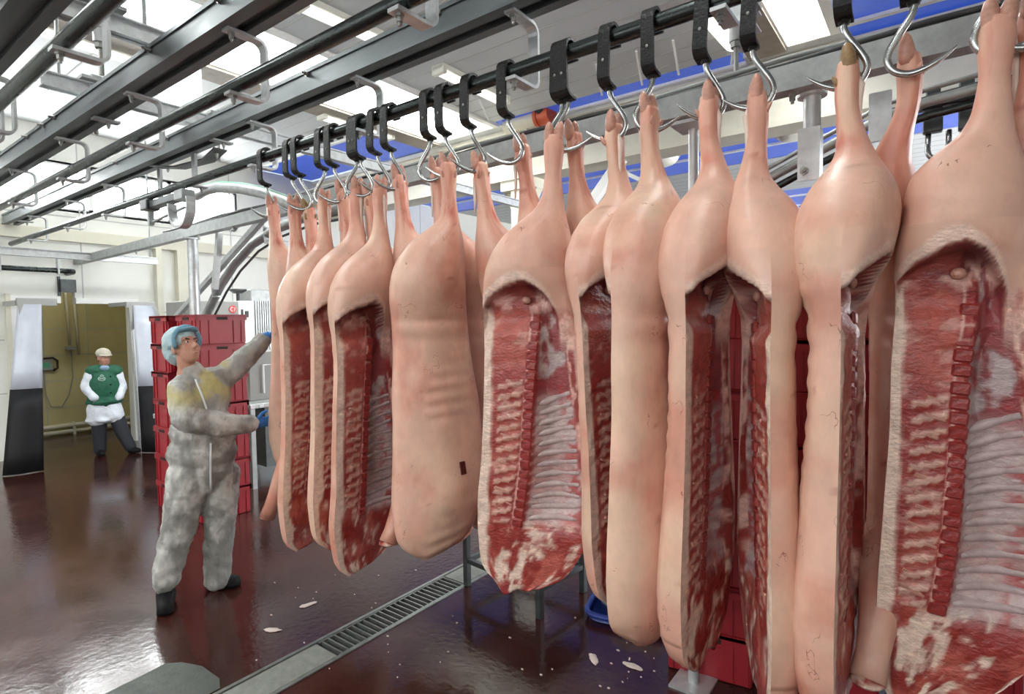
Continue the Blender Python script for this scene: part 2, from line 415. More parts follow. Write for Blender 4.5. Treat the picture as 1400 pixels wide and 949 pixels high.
# ceiling: grey boarded bays, roof glazing strips, blue film, girders
GL = [(-6.3, -5.2), (-1.3, -0.91)]
SKY_Y = (-3.0, 6.55)
jointed = []
for a, b, c_, d_ in ((XW, -6.33, YS, 5.6), (-5.10, -1.33, YS, 6.42), (-.81, XE, YS, 5.75), (-6.3, -5.2, YS, SKY_Y[0]), (-1.3, -.91, YS, SKY_Y[0]),
                     (XW, XE, 7.1, 8.5), (XW, XE, 11.0, 13.9), (-6.7, -5.1, 6.58, 6.86), (-1.75, -.8, 6.58, 6.86)):
    ceil = struct(MB().box(a, b, c_, d_, ZC, ZC + .08).build('ceiling', 'ceil_grey'))
    jointed.append((ceil, a, b, c_, d_))
rf = struct(MB().box(XW - .14, XE, YS, YN, ZC + .62, ZC + .7).build('ceiling', 'ceil_grey'))
for ceil, a, b, c_, d_ in jointed:
    j = MB(); n = int((d_ - c_) / .31)
    if b - a < 2: continue
    for k in range(1, n + 1): j.box(a, b, c_ + k * .31 - .006, c_ + k * .31 + .006, ZC - .004, ZC)
    if j.v: o = j.build('board_joint', 'joint', ceil); o['kind'] = 'stuff'
for k, (a, b) in enumerate(GL):
    g = struct(MB().box(a, b, SKY_Y[0], SKY_Y[1], ZC + .20, ZC + .22).build('window_%d' % (k + 5), 'sky_glass'))
    f = MB(); w = .09
    f.box(a - .02, a, SKY_Y[0], SKY_Y[1], ZC - .02, ZC + .25); f.box(b, b + w, SKY_Y[0], SKY_Y[1], ZC - .03, ZC + .25)
    f.box(a, b, SKY_Y[1], SKY_Y[1] + .03, ZC - .02, ZC + .25)
    f.build('reveal', 'trim_white', g)
    MB().box(a - .38, a - .02, SKY_Y[0], SKY_Y[1] + .05, ZC - .05, ZC + .02).build('edge_board', 'ceil_brown', g)
for k, (a, b, c_, d_) in enumerate(((XW, -6.7, 5.6, 6.75), (-5.1, -1.75, 6.42, 6.85), (-.8, XE, 5.75, 6.85), (XW, XE, 8.5, 11.0), (XW, XE, 13.9, YN))):
    g = struct(MB().box(a, b, c_, d_, ZC + .015, ZC + .03).build('window_%d' % (k + 7), 'blue_film'))
    g['label'] = 'translucent blue film stretched under the roof'
    f = MB()
    if k in (1, 2, 3): f.box(a, b, c_ + (d_ - c_) * .62, c_ + (d_ - c_) * .62 + .06, ZC - .02, ZC + .012)
    if k == 4:
        for q in range(3): f.box(a, b, 14.6 + q * 1.3, 14.68 + q * 1.3, ZC - .02, ZC + .012)
        for q in range(9): f.box(-9 + q * 1.5, -8.94 + q * 1.5, c_, d_, ZC - .02, ZC + .012)
    if k == 0: f.box(a, b, c_ - .06, c_, ZC - .02, ZC + .03)
    if f.v: f.build('batten', 'trim_white', g)
# girders and columns
m = MB(); m.box(XW, XE, 6.85, 7.12, 3.92, ZC); m.box(XW, XE, 6.78, 7.18, 3.86, 3.92); m.box(XW, XE, 6.78, 6.85, ZC - .06, ZC - .0)
struct(m.build('trim_5', 'girder'))
for k, x in enumerate((-5.0, 0.9)):
    m = MB(); m.box(x - .14, x + .14, 6.86, 7.12, 0, 3.86); m.box(x - .3, x + .3, 6.82, 7.16, 3.72, 3.86)
    for sgn in (-1, 1):
        m.quad((x + sgn * .14, 6.9, 3.4), (x + sgn * .14, 7.06, 3.4), (x + sgn * .3, 7.06, 3.72), (x + sgn * .3, 6.9, 3.72))
    struct(m.build('trim_%d' % (6 + k), 'trim_cream'))
# pale pilasters on the door wall
for k, (u0, u1) in enumerate(((214, 222), (243, 256))):
    y0 = at_x(u0, 380, XW + .1).y; y1 = at_x(u1, 380, XW + .1).y
    struct(MB().box(XW, XW + .12, y0, y1, 0, 3.0).build('trim_%d' % (8 + k), 'trim_cream'))

# ------------------------------------------------------------------ overhead rail tracks
RZ = 2.90
def bolt_mesh():
    m = MB(); m.tube([(0, 0, 0), (0, 0, -.012)], .017, 6); m.tube([(0, 0, -.012), (0, 0, -.030)], .012, 6); m.tube([(0, 0, -.030), (0, 0, -.042)], .007, 8)
    me = m.mesh('bolt'); me.materials.append(MATS['bolt']); return me
BOLT = bolt_mesh()
def bracket_mesh():
    # C shaped hanger in the y-z plane: arms point to -y, back on the +y side
    pts = [(0, -.05, .245), (0, .095, .245)]
    for k in range(1, 5):
        a = PI / 2 * k / 4; pts.append((0, .095 + .045 * math.sin(a), .2 + .045 * math.cos(a)))
    pts += [(0, .14, -.005)]
    for k in range(1, 5):
        a = PI / 2 * k / 4; pts.append((0, .14 - .04 + .04 * math.cos(a), -.005 - .04 * math.sin(a)))
    pts += [(0, -.05, -.045)]
    m = MB(); m.strap(pts, (1, 0, 0), .055, .014)
    me = m.mesh('hanger_bracket'); me.materials.append(MATS['galv']); return me
BRACKET = bracket_mesh()
def channel_prof(y, z, x0, x1):
    """rolled channel: web towards -y, grooved underside"""
    P = [(-.075, 0), (-.075, .125), (.085, .125), (.085, 0), (.035, 0), (.035, .03), (-.02, .03), (-.02, 0)]
    m = MB(); n = len(P)
    m.v += [(x0, y + a, z + b) for a, b in P] + [(x1, y + a, z + b) for a, b in P]
    for k in range(n):
        k2 = (k + 1) % n; m.f.append((k, k2, n + k2, n + k))
    for i in (0, n):
        m.f += [(i + 0, i + 1, i + 6, i + 7), (i + 1, i + 2, i + 5, i + 6), (i + 2, i + 3, i + 4, i + 5)]
    # lips
    m.box(x0, x1, y - .085, y - .075, z - .004, z + .018); m.box(x0, x1, y - .085, y - .075, z + .107, z + .129)
    return m
def track(y, x0, x1, us, label, extra=(), bolts_x=()):
    t = thing('overhead_rail', label, 'rail', (0, y, RZ), 0)
    MB().tube([(x0, 0, 0), (x1, 0, 0)], .032, 20).build('tube', 'rail_steel', t, True, angle=40)
    channel_prof(0, .25, x0, x1).build('channel_beam', 'channel_steel', t)
    xs = [x_on(u, y + .14, RZ + .1) for u in us] + list(extra)
    for x in xs:
        b = part('hanger_bracket', BRACKET, t, (x, 0, 0))
        part('bolt', BOLT, b, (0, -.02, .238)); part('bolt', BOLT, b, (0, -.02, -.05))
    for x in bolts_x:
        part('bolt', BOLT, t, (x, -.077, .35), (0, 0, 0)).rotation_euler = (-PI / 2, 0, 0)
    return t
track(2.10, -9.9, 1.6, [20, 64, 116, 170, 376, 520, 730, 1003], 'dark tube rail carrying the row of pork sides, under a grey channel', (0.9,),
      [x_on(u, 2.02, 3.25) for u in (420, 600, 160, 230, 30)])
track(1.41, -9.9, 1.2, [49, 120, 221, 362, 590], 'empty dark tube rail in the middle, next to the loaded rail', (-.9, 0.2),
      [x_on(u, 1.33, 3.25) for u in (205, 75, 60, 38, 300)])
track(0.78, -9.9, 0.8, [19, 145], 'empty dark tube rail furthest from the hanging pork sides', (-1.2, -4.4, -5.2, -6.4), [])

# short clamp clips under the channels
for u, y, z in ((141, 1.44, 3.14), (33, 2.13, 3.14), (300, 2.13, 3.14)):
    x = x_on(u, y, z)
    t = thing('clamp_clip', 'small bolted clamp plate under a grey channel', 'clamp', (x, y, z), 0, 'clamp plates under the channels')
    MB().box(-.03, .03, -.06, .09, -.006, .008).build('plate', 'galv_grey', t)
    part('bolt', BOLT, t, (0, .03, -.006))

# galvanised cross beams above the channels, with adjusters
def adjuster(x, y, z, parent):
    m = MB(); m.box(-.10, .10, -.10, .10, .0, .02); m.box(-.06, .06, -.03, .03, .02, .05)
    a = m.build('plate', 'galv_grey', parent, loc=(x, y, z))
    MB().tube([(0, 0, 0), (0, 0, -.17)], .034, 14).build('sleeve', 'galv', a, True, angle=40)
    MB().tube([(0, 0, -.17), (0, 0, -.20)], .028, 6).build('nut', 'bolt', a)
    MB().tube([(0, 0, -.20), (0, 0, -.34)], .013, 8).build('threaded_rod', 'bolt', a)
for x, y0, y1, lab, ays in ((-4.75, 1.2, 6.85, 'galvanised cross beam over the rails near the far pork sides', (1.5, 2.35)),
                            (-0.86, 2.3, 3.45, 'short galvanised cross beam above the cable tray', (3.1,)),
                            (-3.62, 0.2, 1.5, 'short galvanised cross beam over the two empty rails', (1.18,)),
                            (-9.2, 0.4, 3.6, 'galvanised cross beam in front of the white door wall', (1.6, 2.3))):
    z = 3.42 if x > -9 else 2.72
    if x < -9: z = 2.73; ays = ()
    t = thing('cross_beam', lab, 'beam', (x, 0, z))
    m = MB()
    m.box(-.006, .006, y0, y1, -.05, .05); m.box(-.04, .04, y0, y1, .04, .05); m.box(-.04, .04, y0, y1, -.05, -.04)
    m.build('beam', 'galv', t)
    for ay in ays: adjuster(0, ay, .05 if x != -.86 else -.05, t)
    for ay in (y0 + .1, y1 - .1):
        MB().tube([(0, ay, .05), (0, ay, ZC - z)], .012, 8).build('hanger_rod', 'galv_grey', t)

# ------------------------------------------------------------------ lower beam with cables behind the carcasses
EA = at_z(90, 360, 2.73); EB = Vector((1.6, 2.44, 2.73))
ed = (EB - EA).normalized()
t = thing('cable_beam', 'long grey steel beam carrying cables behind the hanging pork sides', 'beam')
m = MB(); m.beam(EA, EB, .012, .10); off = Vector((0, .035, .045)); m.beam(EA + off, EB + off, .08, .01); off = Vector((0, .035, -.045)); m.beam(EA + off, EB + off, .08, .01)
m.build('beam', 'galv_grey', t)
for k in range(4):
    pts = [EA + ed * (L * .45) + Vector((0, .02 + .022 * k, .065 + .012 * math.sin(L * 1.7 + k * 2) + .018 * (k % 2))) for L in range(8, 26)]
    MB().tube(pts, .011, 8).build('cable', 'cable_grey' if k % 2 else 'cable_dark', t, True)
for u in (150, 290, 240, 640, 1080):
    x = x_on(u, 2.5, 2.66); p = EA + ed * ((x - EA.x) / ed.x)
    part('bolt', BOLT, t, p + Vector((0, .04, -.05)))
def e_at(u, z):
    x = x_on(u, 2.48, z); p = EA + ed * ((x - EA.x) / ed.x); return Vector((x, p.y + .05, z))
for u, lab, r in ((226, 'grey steel post under the far end of the cable beam', .05), (928, 'thin galvanised post behind the pork sides, rising to the cable beam', .024)):
    p = e_at(u, 2.67); p.y += .10 if u == 928 else 0.0
    t = thing('support_post', lab, 'post', (p.x, p.y, 0))
    MB().tube([(0, 0, 0), (0, 0, 2.67)], r, 16).build('pipe', 'galv', t, True, angle=40)
    MB().box(-.09, .09, -.09, .09, 0, .012).build('base_plate', 'galv', t); MB().box(-.07, .07, -.12, .05, 2.66, 2.675).build('top_plate', 'galv', t)
# drop post with flat plate at the curved rail
p = e_at(1102, 2.66); p.y += .06
t = thing('drop_bracket', 'galvanised drop post with flat plate holding the curved rail', 'bracket', p)
MB().tube([(0, 0, .02), (0, 0, -.15)], .032, 14).build('pipe', 'galv', t, True, angle=40); MB().tube([(0, 0, .02), (0, 0, .01)], .055, 16).build('flange', 'galv', t)
MB().box(-.045, .035, -.04, -.03, -.33, -.12).box(.027, .035, -.03, .04, -.33, -.12).build('plate', 'galv', t)
q = part('bolt', BOLT, t, (-.02, -.04, -.29)); q.rotation_euler = (-PI / 2, 0, 0)
# curved track at right
cpts = [at_y(u, v, 2.9) for u, v in ((940, 310), (985, 281), (1040, 251), (1100, 218), (1160, 186), (1210, 160), (1270, 139), (1340, 120), (1420, 105))]
t = thing('curved_rail', 'dark curved rail bundle sloping up behind the rightmost pork sides', 'rail')
for k, (dy, dz, r, mm) in enumerate(((0, 0, .020, 'galv_grey'), (.05, .03, .012, 'cable_dark'), (.02, -.05, .017, 'rail_steel'), (-.02, .045, .010, 'galv_grey'))):
    MB().tube([q + Vector((0, dy, dz)) for q in cpts], r, 10).build('tube', mm, t, True)
MB().box(-.05, .03, -.04, -.03, -.10, .10).build('clamp_plate', 'galv', t, loc=at_y(1208, 162, 2.86))
# conveyor motor lump with spare hooks at right
t = thing('rail_switch', 'black scorched rail switch with spare hooks behind the rightmost leg', 'switch', at_y(1290, 140, 3.05))
MB().box(-.12, .14, -.03, .03, -.02, .03, .006).build('bar', 'black_plastic', t); MB().box(-.06, -.01, -.05, .05, .02, .06, .005).build('block', 'dark_steel', t)
MB().box(.05, .1, -.05, .05, .03, .06, .005).build('block', 'dark_steel', t); MB().box(-.07, .0, -.02, .02, -.12, -.02, .004).build('lug', 'dark_steel', t); MB().box(.05, .1, -.02, .02, -.13, -.02, .004).build('lug', 'dark_steel', t)
for dx in (-.05, .02):
    pts = [(dx, 0, -.12), (dx, -.01, -.17)] + [(dx + .06 - .06 * math.cos(a), -.02, -.2 - .045 * math.sin(a)) for a in np.linspace(0, PI * .9, 9)]
    MB().tube(pts, .011, 8).build('hook', 'hook_steel', t, True)

# curved tube at left, bend pipe with green stripe, switch, braces
apts = [Vector((-7.15, 3.0, 0)), Vector((-7.15, 3.0, .8))] + [at_y(u, v, 3.0) for u, v in ((268, 462), (276, 443), (287, 420), (302, 390), (320, 362), (345, 334), (375, 314), (420, 296), (480, 284))]
t = thing('curved_tube', 'grey tube curving down behind the white suited worker', 'rail')
MB().tube(apts, .045, 14).build('tube', 'galv_grey', t, True)
MB().tube([q + Vector((.06, .03, -.07)) for q in apts], .012, 8).build('guide_wire', 'dark_steel', t, True)
for k in (5, 8):
    q = apts[k]
    MB().strap([q + Vector((0, -.02, .10)), q + Vector((-.10, -.02, .10)), q + Vector((-.12, -.02, 0)), q + Vector((-.10, -.02, -.12)), q + Vector((.02, -.02, -.12))], (0, 1, 0), .05, .012).build('clamp', 'galv', t)
for a, b, lab in (((300, 318), (294, 395), 'thin upright strut between the cable beam and the curved tube'), ((368, 290), (235, 440), 'slanted pale strut below the cable beam')):
    A, B = (at_y(*a, 2.78), at_y(*b, 2.78)) if a[0] == 300 else (at_y(*a, 2.82), at_y(*b, 2.98))
    t = tag(MB().beam(A, B, .05, .05).build('strut', 'galv'), lab, 'strut')
gp = [at_y(u, v, 2.55) for u, v in ((268, 268), (282, 260), (300, 256), (330, 258), (360, 264), (392, 276), (430, 292))]
t = thing('bend_pipe', 'galvanised bent rail with green stripe joining the loaded rail', 'rail')
MB().tube(gp, .045, 14).build('pipe', 'galv', t, True)
MB().tube([q + Vector((0, -.005, .036)) for q in gp[1:]], .018, 8).build('stripe', 'green_stripe', t, True)
sx = x_on(222, 2.1, 2.87)
t = thing('rail_switch', 'steel rail switch with ring lever under the loaded rail', 'switch', (sx, 2.1, 2.83))
MB().box(-.2, .35, -.03, .05, -.04, .02, .006).build('slide_bar', 'dark_steel', t); MB().box(-.35, -.2, -.05, .06, -.05, .04, .008).build('block', 'dark_steel', t)
MB().box(.3, .45, -.04, .06, -.05, .03, .006).build('block', 'galv_grey', t)
ring = [(.34 + .17 * math.cos(a), .0, -.09 + .17 * math.sin(a)) for a in np.linspace(PI * .93, 2.1 * PI, 16)]
MB().strap(ring, (0, 1, 0), .07, .02).build('ring_lever', 'galv', t)
MB().tube([(-.3, .02, -.15), (.35, .02, -.1)], .012, 8).build('pull_rod', 'galv_grey', t); MB().box(-.32, -.28, 0, .04, -.17, -.04).build('lug', 'galv_grey', t)
for u in (217, 264):
    x = x_on(u, 2.16, 3.05)
    t = thing('drop_hanger', 'straight galvanised hanger bar from the channel to the loaded rail', 'bracket', (x, 2.17, 3.02), 0, 'straight hanger bars near the rail switch')
    MB().box(-.03, .03, -.01, .01, -.12, .13).box(-.03, .03, -.01, .09, -.13, -.12).build('bar', 'galv_grey', t); part('bolt', BOLT, t, (0, .05, -.13))
t = thing('stay_plate', 'dark bent stay plate joining the channels above the rail switch', 'bracket', (x_on(250, 2.1, 3.13), 2.0, 3.125))
MB().strap([(-.5, .1, 0), (-.3, .2, -.02), (.1, .25, -.02), (.4, .2, 0)], (0, 1, 0), .1, .012).build('plate', 'dark_steel', t); part('bolt', BOLT, t, (-.4, .15, -.01)); part('bolt', BOLT, t, (.3, .22, -.01))

# rail through the door notch
t = thing('overhead_rail', 'dark tube rail bending through the notch above the doorway', 'rail', (0, 0, 0))
rp = [at_z(0, 374, 2.55), at_z(45, 375, 2.55), at_z(80, 378, 2.55), at_z(104, 380, 2.55)]
rp = [Vector((-9.55, -1.2, 2.55)), Vector((-9.55, 1.6, 2.55)), Vector((-9.56, 2.5, 2.55)), Vector((-9.6, 2.68, 2.55)), Vector((-9.75, 2.72, 2.55)), Vector((-11.2, 2.72, 2.55))]
MB().tube(rp, .035, 12).build('tube', 'rail_steel', t, True)
for y in (1.9, 2.5):
    MB().box(-9.59, -9.51, y - .01, y + .01, 2.5, 2.73).build('hanger_bar', 'galv', t)

# red socket / valve on the pipe by the girder, second one far left
for (u, v, y, lab) in ((735, 161, 6.6, 'orange red pipe end socket on cream pipe under the girder'), (211, 309, 4.0, 'red capped motor on top of the far cable beam')):
    p = at_y(u, v, y); s = 1.0 if y > 5 else .75
    t = thing('pipe_socket', lab, 'valve', p)
    MB().tube([(.02 * s, 0, 0), (.25 * s, -.02, .0)], [.13 * s, .13 * s], 16).tube([(.0, 0, 0), (.05 * s, 0, 0)], .145 * s, 16).build('socket', 'orange_valve', t, True, angle=40)
    MB().tube([(-.55 * s, .0, 0), (.02 * s, 0, 0)], .10 * s, 14).build('pipe', 'pipe_cream', t, True, angle=40)
    MB().tube([(.12 * s, -.10 * s, .05), (.12 * s, -.15 * s, .05)], .06 * s, 12).build('opening', 'dark_void', t)
# diagonal white brace under girder
for (a, b, lab) in (((869, 190), (800, 290), 'white diagonal brace under the girder'), ((845, 232), (880, 248), 'thin white strut beside the diagonal brace')):
    tag(MB().beam(at_y(*a, 6.95), at_y(*b, 6.95), .12 if a[0] == 869 else .05, .12 if a[0] == 869 else .05).build('brace', 'trim_white'), lab, 'brace')
# vertical galvanised duct at upper left
p = at_z(246, 110, 4.2)
t = thing('vent_pipe', 'short wide galvanised pipe dropping from the ceiling above the rails', 'pipe', (p.x, p.y, 0))
MB().tube([(0, 0, ZC + .6), (0, 0, ZC - .75)], .19, 22).build('pipe', 'galv', t, True, angle=40); MB().tube([(0, 0, ZC - .72), (0, 0, ZC - .78)], .205, 22).build('collar', 'galv', t, True, angle=40)
# hanging rods from ceiling
for k, (u0, v0, u1, v1) in enumerate(((815, 88, 823, 130), (870, 70, 878, 116), (920, 55, 928, 102), (655, 136, 668, 164), (1005, 40, 1000, 88))):
    A = at_z(u0, v0, ZC - .03); B = at_z(u1, v1, ZC - .16)
    tag(MB().tube([A, B], .012, 8).build('tie_rod', 'trim_white'), 'white tie rod from the ceiling to the top of the girder', 'rod', 'tie rods above the girder')

# ------------------------------------------------------------------ fluorescent lamps
def lamp(u0, v0, u1, v1, lab):
    A = at_z(u0, v0, ZC - .06); B = at_z(u1, v1, ZC - .06)
    L = max(1.2, (B - A).length); d = (B - A).normalized()
    rz = math.atan2(d.y, d.x)
    t = thing('ceiling_lamp', lab, 'lamp', (A.x, A.y, ZC), rz, 'tube lamps under the ceiling')
    MB().box(0, L, -.09, .09, -.06, 0, .01).build('housing', 'lamp_body', t)
    for sy in (-.045, .045): MB().tube([(.05, sy, -.075), (L - .05, sy, -.075)], .022, 10).build('tube', 'lamp_glow', t, True, angle=40)
    for x in (0.0, L - .06): MB().box(x, x + .06, -.095, .095, -.105, -.01, .008).build('end_cap', 'lamp_body', t)
lamp(408, 5, 530, 60, 'twin tube ceiling lamp above the middle empty rail'); lamp(598, 95, 690, 140, 'twin tube ceiling lamp near the girder behind the hooks')
lamp(30, 32, 78, 48, 'twin tube ceiling lamp beside the roof glazing at the door side'); lamp(438, 158, 470, 168, 'twin tube ceiling lamp beyond the roof glazing near the girder')
t = thing('ceiling_lamp', 'short white bulkhead lamp close to the girder, right of the rail bracket', 'lamp', at_z(985, 20, ZC))
MB().tube([(-.02, -.3, -.06), (0, .45, -.06)], .11, 14).build('diffuser', 'lamp_glow', t, True); MB().box(-.1, .1, -.3, .45, -.03, 0).build('base', 'lamp_body', t)
for u, v in ((905, 213), (1085, 175)):
    p = at_z(u, v, ZC)
    t = thing('dome_lamp', 'small white dome lamp on the far grey ceiling', 'lamp', p, 0, 'dome lamps of the far bay')
    MB().ell((0, 0, -.05), (.28, .28, .14)).build('dome', 'lamp_body', t, True); MB().tube([(0, 0, 0), (0, 0, -.04)], .3, 16).build('base', 'lamp_body', t)

# ------------------------------------------------------------------ drain
dr = thing('floor_drain', 'steel floor drain running under the pork sides', 'drain', (0, 0, 0))
for a, b in ((DX0, DX0 + .022), (DX1 - .022, DX1)): MB().box(a, b, DY0, DY1, -.10, .006).build('frame', 'drain_steel', dr)
MB().box(DX0 + .022, DX1 - .022, DY0, DY1, -.119, -.09).build('trough', 'dark_void', dr)
for a, b in ((DY0, 1.80), (2.82, DY1)):
    MB().box(DX0 + .032, DX1 - .030, a, b - .006, -.09, .003).build('cover_plate', 'concrete', dr)
gr = MB().box(DX0 + .024, DX0 + .034, 1.81, 2.815, -.03, .002).box(DX1 - .034, DX1 - .024, 1.81, 2.815, -.03, .002).build('grate', 'drain_steel', dr)
bar = MB().box(DX0 + .03, DX1 - .03, -.004, .004, -.026, .002).mesh('bar'); bar.materials.append(MATS['drain_steel'])
for k in range(25): part('bar', bar, gr, (0, 1.83 + k * .0405, 0))

# ------------------------------------------------------------------ pork sides
def _hash(ix, iy, seed):
    h = (ix * 374761393 + iy * 668265263 + seed * 974634777) & 0x7fffffff
    h = ((h ^ (h >> 13)) * 1274126177) & 0x7fffffff
    return ((h ^ (h >> 16)) & 0xffff) / 65535.0
def vnoise(x, y, seed=0):
    ix = np.floor(x).astype(np.int64); iy = np.floor(y).astype(np.int64)
    fx = x - ix; fy = y - iy; fx = fx * fx * (3 - 2 * fx); fy = fy * fy * (3 - 2 * fy)
    a = _hash(ix, iy, seed); b = _hash(ix + 1, iy, seed); c = _hash(ix, iy + 1, seed); d = _hash(ix + 1, iy + 1, seed)
    return (a * (1 - fx) + b * fx) * (1 - fy) + (c * (1 - fx) + d * fx) * fy
def fbm(x, y, seed=0, o=4):
    r = 0; a = .5
    for k in range(o): r = r + a * vnoise(x * 2 ** k, y * 2 ** k, seed + k * 17); a *= .5
    return r / (1 - .5 ** o)
def sm(a, b, x):
    t = np.clip((x - a) / (b - a), 0, 1); return t * t * (3 - 2 * t)
def mixc(c0, c1, w): return c0 * (1 - w[..., None]) + np.asarray(c1) * w[..., None]

SKIN = np.array((.74, .445, .335)); SKINR = np.array((.58, .20, .135)); FAT = np.array((.80, .60, .48)); FATP = np.array((.74, .44, .36))
MEAT = np.array((.31, .034, .026)); MEATL = np.array((.43, .095, .070)); MDARK = np.array((.15, .018, .018)); PURP = np.array((.22, .085, .10))
PLEU = np.array((.56, .44, .42)); BONE = np.array((.70, .45, .35)); BLOOD = np.array((.30, .018, .015))
mat('vertebra_red', (.36, .035, .028), 0.28, var=0.5, scale=45, bump=0.4, bscale=90, spec=0.6)
mat('bone_pale', (.60, .29, .215), 0.32, var=0.35, scale=40, bump=0.3, bscale=80)
mat('rib_pale', (.56, .43, .41), 0.3, var=0.3, scale=30, bump=0.25, bscale=70)
mat('tendon', (.78, .62, .52), 0.3, var=0.12, scale=30)
mat('hoof', (.68, .34, .25), 0.4, var=0.4, scale=40)
mat('hoof_dark', (.40, .24, .10), 0.45, var=0.5, scale=40)
mat('stamp_ink', (.12, .012, .008), 0.5, var=0.5, scale=60)

TAB = np.array([
    # s    xd    xv     T     B    cav  belly
    (.055, -.034, .034, .028, .028, 0, 0), (.10, -.043, .043, .036, .034, 0, 0), (.14, -.041, .040, .034, .032, 0, 0), (.21, -.036, .032, .032, .030, 0, 0), (.27, -.044, .036, .040, .038, 0, 0),
    (.31, -.052, .040, .048, .044, 0, 0), (.36, -.080, .046, .068, .058, 0, 0), (.41, -.150, .054, .102, .080, 0, 0), (.46, -.215, .060, .130, .100, 0, 0), (.53, -.268, .062, .152, .112, 0, .1),
    (.60, -.300, .062, .162, .105, 0, .2), (.67, -.315, .062, .160, .090, 0, .35), (.75, -.318, .062, .140, .052, .01, .6), (.83, -.312, .066, .118, .018, .030, .85), (.95, -.310, .074, .110, 0, .055, 1),
    (1.10, -.314, .088, .112, 0, .075, 1), (1.30, -.322, .112, .122, 0, .088, 1), (1.50, -.334, .132, .134, 0, .092, .9), (1.64, -.345, .132, .146, 0, .07, .7),
    (1.76, -.352, .112, .152, 0, .01, .4), (1.86, -.345, .075, .142, 0, 0, .3), (1.93, -.334, .040, .120, 0, 0, .2), (1.975, -.308, .0, .092, 0, 0, 0), (2.0, -.27, -.05, .05, 0, 0, 0)])
SEG = [0, .085, .30, .43, .88, 1.0]
NSEG = [4, 13, 6, 20, 6]
TT = np.concatenate([np.linspace(SEG[k], SEG[k + 1], NSEG[k], endpoint=False) for k in range(5)] + [[1.0]])
COLB = np.cumsum([0] + NSEG)

def grid_faces(r0, r1, c0, c1, nc, flip=False):
    f = []
    for i in range(r0, r1):
        for j in range(c0, c1):
            q = (i * nc + j, i * nc + j + 1, (i + 1) * nc + j + 1, (i + 1) * nc + j)
            f.append(q[::-1] if flip else q)
    return f
def sub_mesh(name, V, cols, faces, m, parent, matname, alpha=None):
    used = np.unique(np.array([i for f in faces for i in f])); remap = {int(k): n for n, k in enumerate(used)}
    me = bpy.data.meshes.new(name)
    me.from_pydata([tuple(V[k]) for k in used], [], [tuple(remap[i] for i in f) for f in faces]); me.update()
    setcol(me, cols[used], None if alpha is None else alpha[used]); me.materials.append(MATS[matname])
    me.polygons.foreach_set('use_smooth', [True] * len(me.polygons))
    o = bpy.data.objects.new(name, me); C.objects.link(o); o.parent = parent
    return o

VERT = None
def shared_bits():
    global VERT, SPIN, HOOF
    m = MB(); m.box(-.024, .024, -.004, .010, -.0205, .0205, .006); VERT = m.mesh('vertebra'); VERT.materials.append(MATS['vertebra_red'])
    m = MB(); m.box(-.036, .036, -.0025, .010, -.010, .010, .006); SPIN = m.mesh('spinous_process'); SPIN.materials.append(MATS['bone_pale'])
    m = MB(); m.tube([(0, 0, -.02), (0, 0, .0), (.002, 0, .03), (.004, 0, .055), (.006, 0, .068)], [.012, .0175, .0165, .011, .003], 12); HOOF = m.mesh('hoof'); HOOF.materials.append(MATS['hoof'])
    for me in (HOOF,): me.polygons.foreach_set('use_smooth', [True] * len(me.polygons))
shared_bits()
HOOFD = HOOF.copy(); HOOFD.materials.clear(); HOOFD.materials.append(MATS['hoof_dark'])

